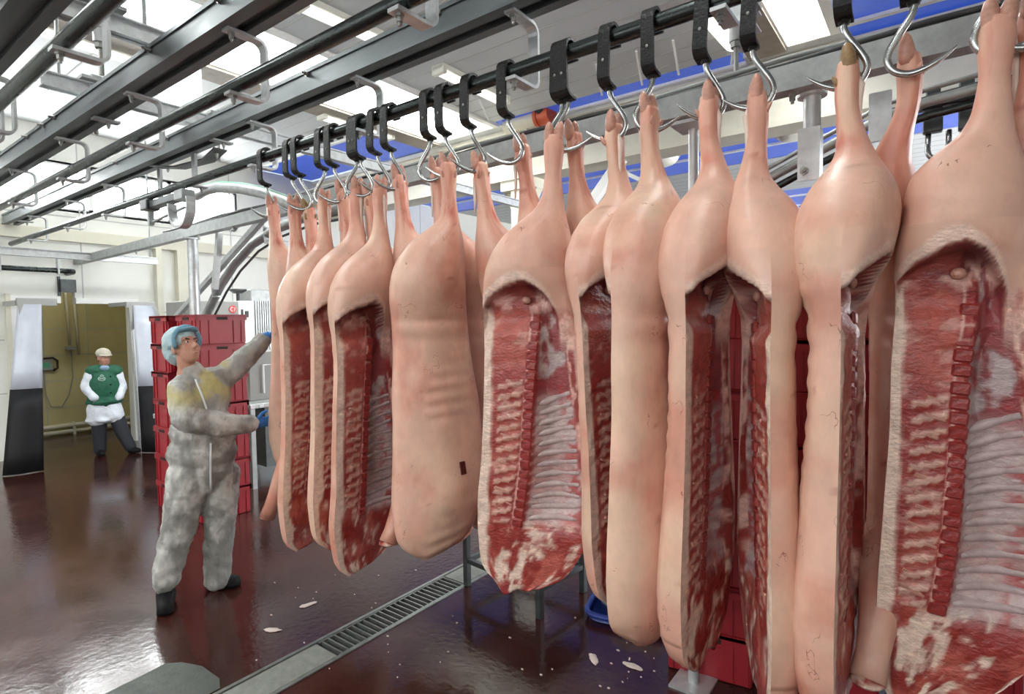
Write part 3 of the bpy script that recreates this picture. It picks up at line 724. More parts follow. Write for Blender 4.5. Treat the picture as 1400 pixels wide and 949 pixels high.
def carcass(u, vtop, L, mirror, phi, label, res=1.0, spine=False, ribs=False, foreleg=False, lean=0.0, seed=0, fat=1.0, thick=1.0, width=1.0, dark_hoof=False, tendon=True, dy=0.0, ruddy=0.0, rz_abs=None, vent=1.0, by=0.0):
    top = at_y(u, vtop, 2.1 + dy); x0, z0 = top.x, top.z
    vr = math.atan2(-x0, 2.1)                                   # direction that reads as 'right' when facing it from the aisle
    rz = vr + math.radians(phi) if rz_abs is None else math.radians(rz_abs)
    t = thing('pork_side', label, 'carcass', (x0, 2.1 + dy, z0), rz, 'pork sides hanging in a row')
    ks = L / 2.0
    nr = int(120 * res)
    s = np.linspace(.055, 2.0, nr); s = np.concatenate([s[s < 1.9], np.linspace(1.9, 2.0, 14)]); nr = len(s)
    P = [np.interp(s, TAB[:, 0], TAB[:, k]) for k in range(1, 7)]
    ker = np.array([1, 2, 3, 2, 1]) / 9.0
    for k in range(6):
        q = np.pad(P[k], 2, mode='edge'); P[k] = np.convolve(q, ker, 'valid')
    xd, xv, T, B, cav, bel = P
    w0 = sm(.35, .6, s); xd = xd * (1 - w0 + w0 * width); xv = xv * (1 - w0 + w0 * vent); T = T * (1 - w0 + w0 * thick)
    xd = xd + .010 * (vnoise(s * 5, s * 0 + seed, seed) - .5) * sm(.4, .7, s); xv = xv + .02 * (vnoise(s * 4, s * 0 + 3.3 + seed, seed) - .5) * sm(.7, 1.0, s)
    sh = lean * s * ks
    Z = -s * ks
    sg = -1.0 if mirror else 1.0
    # outer skin
    No = int(30 * max(1, res * .8)); th = np.linspace(0, PI, No)
    S, TH = np.meshgrid(s, th, indexing='ij')
    frac = (1 - np.cos(TH)) / 2
    X = xd[:, None] + (xv - xd)[:, None] * frac
    wy = 1 - bel[:, None] * .55 * sm(.40, 1.0, frac)
    Y = T[:, None] * np.sin(TH) ** .72 * wy
    # skin folds below the ham, soft lumps
    fold = np.exp(-((S - .84) / .022) ** 2) * .014 * (vnoise(S * 3, frac * 4, seed) + .2) + np.exp(-((S - .79) / .014) ** 2) * .008 * vnoise(S * 3 + 5, frac * 5, seed) + .004 * np.sin(S * 95 + 3 * frac) * sm(.55, .8, vnoise(S * 2.5, frac * 2, seed + 77)) + np.exp(-((S - .93) / .03) ** 2) * .006
    Y = Y - fold * np.sin(TH) + .012 * (fbm(S * 6, frac * 3, seed + 5) - .5) * np.sin(TH)
    shoulder = np.exp(-((S - 1.68) / .13) ** 2) * np.exp(-((frac - .62) / .2) ** 2) * .03
    Y = Y + shoulder
    n1 = fbm(S * 5, frac * 4 + seed, seed + 1); n2 = fbm(S * 16, frac * 13, seed + 2); n3 = vnoise(S * 60, frac * 7 + S * 9, seed + 3); n4 = vnoise(S * 22, frac * 60, seed + 8)
    red = np.clip(sm(.46, .74, n1) * .62 + .50 * sm(.42, .18, S) * (.5 + n2) + .45 * sm(1.70, 1.98, S) + .3 * sm(.55, .8, n2) * .6 + ruddy, 0, .92)
    red = np.clip(red + .5 * np.exp(-((S - .30) / .035) ** 2) * sm(.4, .7, n2), 0, .95)
    col_o = mixc(np.broadcast_to(SKIN, S.shape + (3,)), SKINR, red * .85)
    col_o = mixc(col_o, (.76, .55, .39), sm(.5, .75, fbm(S * 3, frac * 2, seed + 31)) * .55)
    col_o = mixc(col_o, (.50, .10, .075), np.exp(-((S - .31) / .03) ** 2 - ((frac - .2 - .5 * ((seed * 37) % 10) / 10) / .2) ** 2) * .75)
    scr = sm(.90, .95, n3) * sm(.62, .75, n1) + sm(.955, .985, n4) * .6
    col_o = mixc(col_o, (.33, .06, .045), np.clip(scr, 0, 1) * .7)
    rag = sm(1.74, 1.98, s)[:, None]
    def zrag(fr): return rag * (.055 * (vnoise(fr * 4.6 + seed, fr * 0 + 2.2, seed + 50) - .45) + .025 * np.exp(-((fr - .25) / .2) ** 2))
    byr = (by * sm(.15, .5, s))[:, None]
    VO = np.stack([sg * (X + sh[:, None]), Y + byr, Z[:, None] - zrag(frac)], -1)
    # inner side
    Si, Ti = np.meshgrid(s, TT, indexing='ij')
    t1 = np.interp(s, [.55, .80, 1.0, 1.25, 1.7], [.40, .52, .45, .37, .30])[:, None]; t2 = t1 + .12
    Tw = np.where(Ti < .085, Ti, np.where(Ti < .30, .085 + (Ti - .085) / .215 * (t1 - .085), np.where(Ti < .43, t1 + (Ti - .30) / .13 * .12, np.where(Ti < .88, t2 + (Ti - .43) / .45 * (.88 - t2), Ti))))
    wz = sm(.52, .70, s)[:, None]; Tw = Ti * (1 - wz) + Tw * wz                # backbone slants from the pelvis to the neck
    Xi = xd[:, None] + (xv - xd)[:, None] * Tw
    yo = T[:, None] * (1 - (1 - 2 * Tw) ** 2) ** .36 * (1 - bel[:, None] * .55 * sm(.40, 1.0, Tw))
    Yi = -B[:, None] * np.clip(1 - (1 - 2 * Tw) ** 2, 0, 1) ** .40
    c = np.clip((Ti - .42) / (.92 - .42), 0, 1)
    Yi = Yi + cav[:, None] * np.clip(np.sin(PI * c), 0, 1) ** .55
    a1 = fbm(Si * 9, Ti * 4, seed + 11); a2 = fbm(Si * 26, Ti * 11, seed + 12); a3 = fbm(Si * 14, Ti * 16, seed + 13)
    stop = .615 + .15 * ((Ti - .36) / .42) ** 2 + .03 * (a1 - .5)              # upper edge of the ham cut
    ham_in = sm(0, .025, Si - stop - .045) * sm(.80, .70, Ti + .0 * Si) * sm(.90, .80, Si)
    Yi = Yi + ham_in * (.045 + .060 * np.exp(-((Si - .71) / .05) ** 2) * np.exp(-((Ti - .42) / .2) ** 2))
    relief = sm(.76, .84, Si) * (.010 * (a2 - .5) + .012 * (a1 - .5))
    Yi = Yi + relief
    # slanted processes raised between fat and spine
    ph = np.mod((Si + .045 * Ti / .3) / .047, 1.0); proc = (ph < .42) & (Ti > .13) & (Ti < .30) & (Si > 1.08) & (Si < 1.72)
    Yi = Yi - proc * .004
    rib_on = (Si > 1.16) & (Si < 1.735) & (Ti > .43) & (Ti < .87)
    rph = np.mod((Si + .13 * (Ti - .43) * np.clip((1.75 - Si) / .5, 0, 1)) / .046, 1.0)
    Yi = Yi - rib_on * .006 * np.clip(np.sin(PI * rph), 0, 1)
    wall = .030 * np.clip(np.sin(PI * Ti) * 3, 0, 1)
    Yi = np.where(Si > .5, np.minimum(Yi, np.maximum(yo - wall, -.09)), Yi)
    # end rows meet the skin
    Yi = Yi + byr
    Yi[:, 0] = VO[:, 0, 1]; Yi[:, -1] = VO[:, -1, 1]
    ci = np.broadcast_to(SKIN, Si.shape + (3,)).copy()
    ci = mixc(ci, SKINR, np.clip(sm(.5, .8, a1) * .5 + .5 * sm(.3, .14, Si), 0, .9) * .75)
    we = np.exp(-Ti / .14) * (1 - sm(.58, .66, Si)); ci = ci * (1 - we[..., None]) + col_o[:, :1] * we[..., None]
    we = np.exp(-(1 - Ti) / .14) * (1 - sm(.58, .66, Si)); ci = ci * (1 - we[..., None]) + col_o[:, -1:] * we[..., None]
    g = Si - stop
    cut = sm(-.004, .010, g) * (Si > .60); inflank = sm(.74, .80, Ti)
    ci = mixc(ci, FAT * .75 + FATP * .3, cut)
    deep = sm(.040, .050, g + .02 * (a3 - .5)) * (1 - inflank) * (Si > .60)
    hm = mixc(np.broadcast_to(MEATL * .45 + MDARK * .6, Si.shape + (3,)), MDARK * .8 + PURP * .15, sm(.40, .55, a1 + .25 * (Ti - .30)))
    hm = mixc(hm, FATP, sm(.68, .76, Si) * sm(.46, .60, a2) * .85)
    hm = mixc(hm, MEAT, sm(.70, .80, Si) * sm(.50, .40, a3) * .8)
    ci = mixc(ci, hm, deep)
    # trunk columns
    trunk = sm(.75, .82, Si)
    fatw = .075 * fat + .035 * (a1 - .5) + .02 * sm(1.5, 1.75, Si)
    c_l = mixc(np.broadcast_to(MEAT, Si.shape + (3,)), MEATL, sm(.42, .66, a1) * .9)
    c_l = mixc(c_l, MEATL * 1.1, sm(1.12, .90, Si) * .75)
    c_l = mixc(c_l, FATP, sm(.58, .72, a2) * .45)
    c_l = mixc(c_l, BONE, proc * (.45 + .5 * a2))
    cc = c_l
    fatm = sm(fatw + .02, fatw - .005, Ti)
    cc = mixc(cc, FAT, fatm)
    isp = sm(.295, .305, Ti) * sm(.45, .43, Ti)
    spn = mixc(np.broadcast_to(BLOOD, Si.shape + (3,)), MEATL, sm(.5, .7, a2) * .5)
    spn = mixc(spn, FATP, (np.abs(Ti - .312) < .012) * .8)
    spn = mixc(spn, FATP, (np.mod(Si / .044, 1) < .16) * .55)
    cc = mixc(cc, spn, isp)
    icv = sm(.425, .445, Ti) * sm(.90, .87, Ti)
    cv = mixc(np.broadcast_to(PLEU, Si.shape + (3,)), PURP * 1.5, np.clip(1 - np.sin(PI * rph), 0, 1) * .75 * (Si > 1.14))
    cv = mixc(cv, MEATL, sm(.55, .72, a1) * .35)
    upper = sm(1.24 + .10 * (a1 - .5) * 2, 1.12, Si)
    leaf = mixc(np.broadcast_to(MDARK * 1.5 + PURP * .25, Si.shape + (3,)), PLEU * .85, sm(.50, .62, a1 + .25 * (.60 - Ti)) )
    cv = mixc(cv, leaf, upper)
    cv = mixc(cv, BLOOD * 1.4, sm(.66, .80, Ti) * sm(.50, .58, a2) * (Si > 1.1) * .75)
    cc = mixc(cc, cv, icv)
    ieg = sm(.865, .89, Ti)
    eg = mixc(np.broadcast_to(MEAT * .9, Si.shape + (3,)), FATP, sm(.46, .60, a3))
    eg = mixc(eg, FATP, sm(.945, .965, Ti + .03 * (a1 - .5)))
    cc = mixc(cc, eg, ieg)
    shm = mixc(np.broadcast_to(MEAT, Si.shape + (3,)), MEATL * 1.15, sm(.45, .65, a1)); shm = mixc(shm, FAT, sm(.52, .64, a2 * .6 + fbm(Si * 7 + Ti * 6, Ti * 5, seed + 40) * .4)); shm = mixc(shm, BLOOD, sm(.56, .70, a3) * .7)
    shm = mixc(shm, FAT, sm(.10, .07, Ti + .05 * (a1 - .5)))
    cc = mixc(cc, shm, sm(1.70, 1.76, Si + .05 * (a1 - .5)))
    flank = mixc(np.broadcast_to(FATP, Si.shape + (3,)), MEATL, sm(.5, .65, a2) * .6)
    ci = mixc(ci, flank, inflank * trunk * sm(.95, .8, Si))
    ci = mixc(ci, cc, trunk * (1 - inflank * sm(.98, .84, Si)))
    VI = np.stack([sg * (Xi + sh[:, None]), Yi, Z[:, None] - zrag(Tw)], -1)
    # assemble: one vertex list, sub meshes per part
    nO, nI = nr * No, nr * len(TT); nc = len(TT)
    V = np.concatenate([VO.reshape(-1, 3), VI.reshape(-1, 3)]); K = np.concatenate([col_o.reshape(-1, 3), ci.reshape(-1, 3)])
    fl = not mirror
    r_cut = int(np.searchsorted(s, .60)); r_trk = int(np.searchsorted(s, .83)); r_sh = int(np.searchsorted(s, 1.73))
    fo = grid_faces(0, nr - 1, 0, No - 1, No, not fl)
    fi = [tuple(nO + i for i in q) for q in grid_faces(0, r_cut, 0, nc - 1, nc, fl)]
    cap = tuple(range(No)) + tuple(nO + j for j in reversed(range(1, nc - 1)))
    fo.append(cap if not fl else cap[::-1])
    weld = {}
    for i in range(r_cut + 1): weld[nO + i * nc] = i * No; weld[nO + i * nc + nc - 1] = i * No + No - 1
    fi = [tuple(weld.get(q, q) for q in f) for f in fi]
    sk = sub_mesh('skin', V, K, fo + fi, None, t, 'pig_skin')
    # outer edges of the cut face sit on the skin's rim
    def inner(r0, r1, c0, c1): return [tuple(nO + i for i in q) for q in grid_faces(r0, r1, c0, c1, nc, fl)]
    al = np.concatenate([np.ones(nO), np.clip(np.maximum(cut, trunk) * 1.0, .12, 1).ravel()])
    hc = sub_mesh('ham_cut', V, K, inner(r_cut, r_trk, 0, nc - 1), None, t, 'flesh', al)
    sub_mesh('back_fat', V, K, inner(r_trk, r_sh, COLB[0], COLB[1]), None, t, 'flesh')
    sub_mesh('loin', V, K, inner(r_trk, r_sh, COLB[1], COLB[2]), None, t, 'flesh')
    sp = sub_mesh('backbone', V, K, inner(r_trk, r_sh, COLB[2], COLB[3]), None, t, 'flesh')
    cvp = sub_mesh('rib_cavity', V, K, inner(r_trk, r_sh, COLB[3], COLB[4]), None, t, 'flesh')
    sub_mesh('belly_edge', V, K, inner(r_trk, r_sh, COLB[4], COLB[5]), None, t, 'flesh')
    capb = tuple((nr - 1) * No + j for j in range(No)) + tuple(nO + (nr - 1) * nc + j for j in reversed(range(1, nc - 1)))
    sub_mesh('shoulder_cut', V, K, inner(r_sh, nr - 1, 0, nc - 1) + [capb if fl else capb[::-1]], None, t, 'flesh')
    def surf(ss, tt):
        i = min(max(int(np.searchsorted(s, ss)), 0), nr - 1); jf = int(np.argmin(np.abs(TT - tt))); p = VI[i, jf]; return Vector(p)
    if spine:
        ssv = .84 + np.arange(21) * .0435; pv = np.array([surf(q, .372) for q in ssv])
        pv[:, 0] = np.polyval(np.polyfit(ssv, pv[:, 0], 3), ssv); pv[:, 1] = np.polyval(np.polyfit(ssv, pv[:, 1], 3), ssv)
        for k in range(21):
            p = Vector(pv[k]); part('vertebra', VERT, sp, (p.x, p.y - .0005, p.z), (random.uniform(-.08, .08), sg * .10, 0)).scale = (1, 1, random.uniform(.88, 1.02))
        for k in range(13):
            ss = 1.10 + k * .047 + random.uniform(-.006, .006)
            p = surf(ss, .215 + random.uniform(-.03, .03)); part('spinous_process', SPIN, sp, (p.x, p.y + random.uniform(.001, .004), p.z), (0, sg * random.uniform(.12, .45), 0)).scale = (random.uniform(.6, 1.1), 1, random.uniform(.6, 1.15))
    if spine:
        p = surf(.735, .30); MB().ell((p.x, p.y - .012, p.z), (.020, .014, .017), nu=12, nv=8).build('bone_end', 'bone_pale', hc, True)
    if ribs:
        for k in range(12):
            ss = 1.19 + k * .046; pts = []
            for q in range(9):
                tt = .445 + (.86 - .445) * q / 8
                p = surf(ss - .13 * (tt - .43) * max(0, min(1, (1.75 - ss) / .5)) + .0, tt); pts.append((p.x, p.y, p.z))
            A_ = np.array(pts); A_[:, 1] = np.polyval(np.polyfit(A_[:, 0], A_[:, 1], 2), A_[:, 0]) + .006; A_[:, 2] = np.polyval(np.polyfit(A_[:, 0], A_[:, 2], 2), A_[:, 0]); pts = [tuple(q) for q in A_]
            MB().tube(pts, [.010, .013, .0145, .015, .015, .0145, .0135, .012, .009], 10).build('rib', 'rib_pale', cvp, True)
    # foot: two toes, dew claws, tendon
    hm_ = HOOFD if dark_hoof else HOOF
    for sx in (-1, 1): part('hoof', hm_, t, (sx * .018, -.004, -.068), (random.uniform(-.1, .1), sx * .10, 0)).scale = (1.3, 1.3, 1.05)
    for sx in (-1, 1): part('dew_claw', hm_, t, (sx * .026, .022, -.125), (-.5, sx * .35, 0)).scale = (.5, .5, .5)
    if tendon:
        tm = MB(); tm.tube([(0, -.026, -.10 * ks), (0, -.036, -.13 * ks), (.003, -.032, -.17 * ks), (.003, -.031, -.24 * ks), (.003, -.036, -.30 * ks)], [.006, .011, .009, .007, .003], 8); tm.build('tendon', 'tendon', t, True)
    if foreleg:
        bpy.context.view_layer.update()
        tip = np.array(t.matrix_world.inverted() @ at_y(*foreleg)) if not isinstance(foreleg, bool) else np.array((sg * (.185 + lean * 1.8), .09 + by, -2.01 * ks))
        st = np.array((sg * (.01 + lean * 1.5), .07 + by, -1.52 * ks)); kn = st * .45 + tip * .55 + np.array((sg * .035, 0, -.02))
        q_ = np.linspace(0, 1, 7)[:, None]; fp = (1 - q_) ** 2 * st + 2 * q_ * (1 - q_) * kn + q_ ** 2 * tip
        m = MB(); m.tube([tuple(q) for q in fp], [.085, .088, .080, .066, .052, .046, .050], 16); me = m.mesh('foreleg')
        vv = np.array([q for q in m.v]); rr = sm(.35, .7, fbm(vv[:, 2] * 14, vv[:, 0] * 20, seed)); setcol(me, mixc(np.broadcast_to(SKIN * .95, vv.shape), SKINR, rr * .7)); me.materials.append(MATS['pig_skin'])
        me.polygons.foreach_set('use_smooth', [True] * len(me.polygons)); fo_ = part('foreleg', me, t)
        m = MB(); e = fp[-1]; m.ell(tuple(e - [0, 0, .0]), (.049, .049, .016)); me = m.mesh('cut_end'); vv = np.array(m.v); setcol(me, mixc(np.broadcast_to(FAT, vv.shape), MEAT, sm(.42, .6, fbm(vv[:, 0] * 60, vv[:, 1] * 60, seed)))); me.materials.append(MATS['flesh']); part('cut_end', me, fo_)
    return t, x0, z0, rz

# hook: black strap over the rail, swivel, pointed steel hook
def hook_meshes():
    pts = [(0, .046, -.02), (0, .046, .005)]
    for k in range(1, 9):
        a = PI * k / 8; pts.append((0, .046 * math.cos(a), .005 + .046 * math.sin(a)))
    pts += [(0, -.047, -.06), (0, -.048, -.15)]
    for k in range(1, 5):
        a = PI / 2 * k / 4; pts.append((0, -.048 + .035 * (1 - math.cos(a)), -.15 - .035 * math.sin(a)))
    pts += [(0, .02, -.19)]
    m = MB(); m.strap(pts, (1, 0, 0), .050, .012); st = m.mesh('strap'); st.materials.append(MATS['strap_black'])
    m = MB(); m.tube([(0, 0, -.186), (0, 0, -.196), (0, 0, -.204)], [.016, .019, .014], 12); sw = m.mesh('swivel'); sw.materials.append(MATS['strap_black'])
    ctrl = [(0, -.18), (0, -.215), (.012, -.245), (.038, -.285), (.060, -.325), (.062, -.355), (.045, -.385), (.012, -.400), (-.022, -.396), (-.055, -.382), (-.085, -.362), (-.105, -.345)]
    cr = [ctrl[0]] + ctrl + [ctrl[-1]]; rd = [.0105] * 8 + [.010, .008, .005, .0015]; fine, fr = [], []
    for i in range(1, len(cr) - 2):
        for q in range(4):
            tq = q / 4; p0, p1, p2, p3 = [Vector((c_[0], c_[1])) for c_ in cr[i - 1:i + 3]]
            v2 = .5 * ((2 * p1) + (-p0 + p2) * tq + (2 * p0 - 5 * p1 + 4 * p2 - p3) * tq ** 2 + (-p0 + 3 * p1 - 3 * p2 + p3) * tq ** 3)
            fine.append((v2.x, 0, v2.y)); fr.append(rd[i - 1] + (rd[i] - rd[i - 1]) * tq)
    fine.append((ctrl[-1][0], 0, ctrl[-1][1])); fr.append(rd[-1])
    m = MB(); m.tube(fine, fr, 10); hk = m.mesh('hook'); hk.materials.append(MATS['hook_steel'])
    hk.polygons.foreach_set('use_smooth', [True] * len(hk.polygons)); st.polygons.foreach_set('use_smooth', [False] * len(st.polygons))
    m = MB(); m.ell((0, -.0545, -.10), (.006, .003, .006), nu=8, nv=5); rv = m.mesh('rivet'); rv.materials.append(MATS['bolt'])
    return st, sw, hk, rv
HKS = hook_meshes()
def hang_hook(x, ang, label, dy=0.0, tilt=0.0):
    t = thing('rail_hook', label, 'hook', (x, 2.1, RZ), 0, 'hooks on the loaded rail')
    part('strap', HKS[0], t, None, (0, tilt, 0)); part('rivet', HKS[3], t, None, (0, tilt, 0)); part('swivel', HKS[1], t)
    part('hook', HKS[2], t, None, (0, 0, ang))
# u, v of the toe tips, length, mirrored, turn, label, options
PORK = [
    (372, 268, 2.02, False, 195, 'pork side at the door end of the row, skin outwards', dict(lean=-0.04, dy=0.03, rz_abs=258, seed=1, tendon=False)),
    (402, 266, 2.06, False, 200, 'skin-side pork half that the worker is pushing, front leg hanging', dict(seed=2, foreleg=(366, 706, 1.95))),
    (421, 272, 1.95, False, 62, 'pork half squeezed behind the one the worker pushes, ochre toe', dict(rz_abs=262, lean=-.08, dy=.04, seed=3, dark_hoof=True)),
    (443, 258, 2.10, False, 40, 'first pork half with open red cut face beyond the worker', dict(seed=4, spine=True, fat=1.2)),
    (467, 246, 2.0, False, 58, 'pork half tucked between the first and second open cut faces', dict(rz_abs=262, lean=-.10, dy=.04, foreleg=(441, 716, 1.98), seed=5)),
    (487, 242, 2.06, False, 40, 'second open pork half from the worker, thick white back fat', dict(seed=6, spine=True, fat=1.5)),
    (504, 250, 2.0, False, 60, 'pork half tucked between the second and third open cut faces', dict(rz_abs=262, lean=-.10, dy=.04, seed=7)),
    (519, 240, 2.12, False, 40, 'third open pork half from the worker, dark red meat and pale fat edge', dict(seed=8, spine=True, ribs=True, fat=1.2)),
    (545, 225, 2.14, False, 205, 'pale-legged pork half behind the broad skin side, front leg showing', dict(lean=-0.06, dy=0.04, rz_abs=262, seed=9, foreleg=(531, 742, 1.95))),
    (596, 215, 2.0, False, 212, 'pork half hidden behind the broad stamped skin side', dict(lean=-0.1, dy=0.05, rz_abs=262, seed=10)),
    (612, 208, 1.98, True, 188, 'broad pale pork half, skin outwards, with dark square stamp', dict(seed=11, res=1.2, tendon=False, lean=.02)),
    (655, 207, 1.98, False, 150, 'pork half with folded ham skin beside the broad open side', dict(lean=-0.12, dy=0.04, rz_abs=262, seed=12)),
    (712, 182, 1.98, False, 190, 'pork half behind the broad open side with white ribs', dict(lean=-0.16, dy=0.08, rz_abs=268, seed=13)),
    (757, 168, 2.00, False, -10, 'broad open pork half with ribs and backbone in full view', dict(seed=14, res=1.5, spine=True, ribs=True, lean=-.01, dy=-.05, vent=1.35, tendon=False)),
    (783, 165, 1.98, False, 200, 'pork half just behind the broad open side, skin outwards, thin leg', dict(lean=-0.14, dy=0.06, rz_abs=272, foreleg=(806, 752, 2.15), seed=15, tendon=False)),
    (838, 152, 1.95, False, 50, 'pork half with dark ham opening, partly covered by a smooth skin side', dict(by=-0.03, seed=16, res=1.2, spine=True, lean=.10, thick=.9)),
    (888, 128, 2.02, True, 238, 'tall smooth pork half, skin outwards, covering a dark ham opening', dict(by=0.04, seed=17, res=1.2)),
    (970, 112, 2.02, False, 68, 'pork half split open on its right edge, facing its mirror half', dict(by=-0.05, seed=18, res=1.3, spine=True, fat=1.3)),
    (1035, 106, 2.02, True, -77, 'pork half split open on its left edge, white fat patch on the ham', dict(by=-0.03, seed=19, res=1.3, spine=True, fat=1.0)),
    (1160, 62, 2.02, False, 80, 'plump pork half with rounded ham, thin red cut edge beside it', dict(by=-0.045, seed=20, res=1.4, spine=True, dark_hoof=True, thick=1.05)),
    (1243, 50, 2.02, False, 192, 'pork half behind the biggest open side, purple foot and front leg', dict(by=-0.1, lean=-0.12, rz_abs=265, seed=21, res=1.2, foreleg=(1186, 930, 1.98), tendon=False, ruddy=.15, dy=.06)),
    (1365, -4, 2.04, False, 12, 'biggest open pork half with long backbone and ham opening', dict(seed=22, res=1.9, spine=True, ribs=True, lean=-.01, width=.70, vent=1.5, tendon=False, ruddy=.10)),
    (1412, -14, 2.0, False, 195, 'pork half at the near end of the row, skin outwards', dict(lean=-0.1, dy=0.05, rz_abs=270, seed=23)),
]
SHORT = dict(zip([p[0] for p in PORK], ['door end pork side', 'half the worker pushes', 'half with the ochre toe', 'first open half beyond the worker', 'half between the first two open faces',
    'second open half beyond the worker', 'half between the second and third open faces', 'third open half beyond the worker', 'pale-legged half', 'half hidden behind the stamped side', 'broad stamped skin side',
    'half with folded ham skin', 'half right behind the broad ribs', 'broad open half with ribs', 'thin-legged half past the broad ribs', 'half with the dark ham opening', 'tall smooth skin side',
    'half split on its right edge', 'half split on its left edge', 'plump half with rounded ham', 'purple-footed half', 'biggest open half', 'half at the near end of the row']))
ROOTS = {}
for (u, v, L, mi, phi, lab, op) in PORK:
    t, x0, z0, rz = carcass(u, v, L, mi, phi, lab, **op)
    ROOTS[u] = t
    flip = u in (757, 783, 888, 596, 487, 1243, 1365, 443)
    vr = math.atan2(-x0, 2.1)
    hang_hook(x0 + (-.012 if not flip else .012), vr + (PI if flip else 0) + random.uniform(-.35, .35), 'black strap hook on the rail, holding the ' + SHORT[u], tilt=random.uniform(-.03, .06))
# ink stamp on the broad skin side
t = ROOTS[612]
# square ink stamp on the broad skin side
def skin_point(root, px, py):
    """point on a pork side's skin under the given pixel"""
    bpy.context.view_layer.update()
    sk = [c for c in root.children if c.name.startswith('skin')][0]
    mw = root.matrix_world; inv = mw.inverted()
    o0 = inv @ Vector((0, 0, H)); d = (inv.to_3x3() @ Vector(tuple(ray(px, py)))).normalized()
    hit, loc, nor, _ = sk.ray_cast(o0, d)
    return (loc, nor) if hit else (None, None)
lp, ln = skin_point(ROOTS[612], 633, 640)
if lp is not None:
    q = ln.to_track_quat('Z', 'Y').to_matrix().to_4x4()
    o = MB().box(-.018, .018, -.032, .032, -.004, .0035, .003, M=Matrix.Translation(lp) @ q).build('ink_stamp', 'stamp_ink', ROOTS[612])
    o['label'] = 'dark brown square stamp'

# ------------------------------------------------------------------ red crates
def crate_meshes(lx, ly, h):
    out = {}
    m = MB(); m.box(-lx / 2 + .012, lx / 2 - .012, -ly / 2 + .012, ly / 2 - .012, 0, h - .05, .006)
    out['body'] = (m.mesh('body'), 'red_plastic')
    m = MB()
    for a, b, c_, d_ in ((-lx / 2, lx / 2, -ly / 2, -ly / 2 + .02), (-lx / 2, lx / 2, ly / 2 - .02, ly / 2), (-lx / 2, -lx / 2 + .02, -ly / 2, ly / 2), (lx / 2 - .02, lx / 2, -ly / 2, ly / 2)):
        m.box(a, b, c_, d_, h - .052, h - .004); m.box(a, b, c_, d_, h - .020, h, 0)
    m.box(-lx / 2 + .01, lx / 2 - .01, -ly / 2 + .01, ly / 2 - .01, h - .08, h - .05)
    out['rim'] = (m.mesh('rim'), 'red_plastic')
    m = MB()
    for sx in (-1, 1):
        for f in (.26, .42): m.box(sx * lx * f - .006, sx * lx * f + .006, -ly / 2 + .003, ly / 2 - .003, .01, h - .05)
        for f in (.24, .40): m.box(-lx / 2 + .003, lx / 2 - .003, sx * ly * f - .006, sx * ly * f + .006, .01, h - .05)
    out['rib'] = (m.mesh('rib'), 'red_plastic')
    for i, (a, b, c_, d_) in enumerate(((-.06, .06, -ly / 2 - .003, -ly / 2 + .001), (-.06, .06, ly / 2 - .001, ly / 2 + .003), (-lx / 2 - .003, -lx / 2 + .001, -.05, .05), (lx / 2 - .001, lx / 2 + .003, -.05, .05))):
        out['hand_slot%d' % i] = (MB().box(a, b, c_, d_, h - .046, h - .022).mesh('hand_slot'), 'dark_slot')
    for me, mm in out.values(): me.materials.append(MATS[mm])
    return out
CR1 = crate_meshes(.42, .60, .24); CR2 = crate_meshes(.40, .46, .268)
def stack(cm_, x, y, rz, n, h, where, z0=0.0):
    names = ['lowest', 'second', 'third', 'fourth', 'fifth', 'sixth', 'seventh', 'eighth']
    for k in range(n):
        w = names[k] if k < n - 1 else 'topmost'
        t = thing('plastic_crate', 'red plastic crate, %s of the stack %s' % (w, where), 'crate', (x + random.uniform(-.006, .006), y + random.uniform(-.006, .006), z0 + k * h), rz + random.uniform(-.015, .015), 'stacked red crates')
        for nm, (me, mm) in cm_.items(): part(nm.rstrip('0123'), me, t)
stack(CR1, -.93, 3.04, math.radians(9), 8, .24, 'beside the blue tray')
stack(CR1, -.43, 3.12, math.radians(9), 8, .24, 'behind the two mirrored pork halves')
stack(CR1, .06, 3.16, math.radians(6), 8, .24, 'behind the biggest open pork half')
ya, yb = at_x(272, 453, -5.2).y, at_x(333, 453, -5.2).y
stack(CR2, -5.42, (ya + yb) / 2 + .01, 0, 7, .268, 'right behind the suited worker')
stack(CR2, -5.95, at_x(229, 455, -5.75).y + .23, 0, 7, .268, 'nearer the doorway, hidden by the worker')

# low steel stand under the broad open side
t = thing('steel_stand', 'low dark steel stand on the floor under the broad ribs', 'stand', (-2.18, 3.0, 0), math.radians(-6))
for sx in (-.32, .32):
    for sy in (-.22, .22): MB().box(sx - .02, sx + .02, sy - .02, sy + .02, 0, .42, .003).build('leg', 'dark_steel', t)
for sy in (-.22, .22): MB().box(-.32, .32, sy - .015, sy + .015, .16, .19).build('rail', 'dark_steel', t)
for sx in (-.32, .32): MB().box(sx - .015, sx + .015, -.22, .22, .16, .19).build('rail', 'dark_steel', t)
MB().box(-.34, .34, -.24, .24, .42, .445, .004).build('top', 'dark_steel', t)
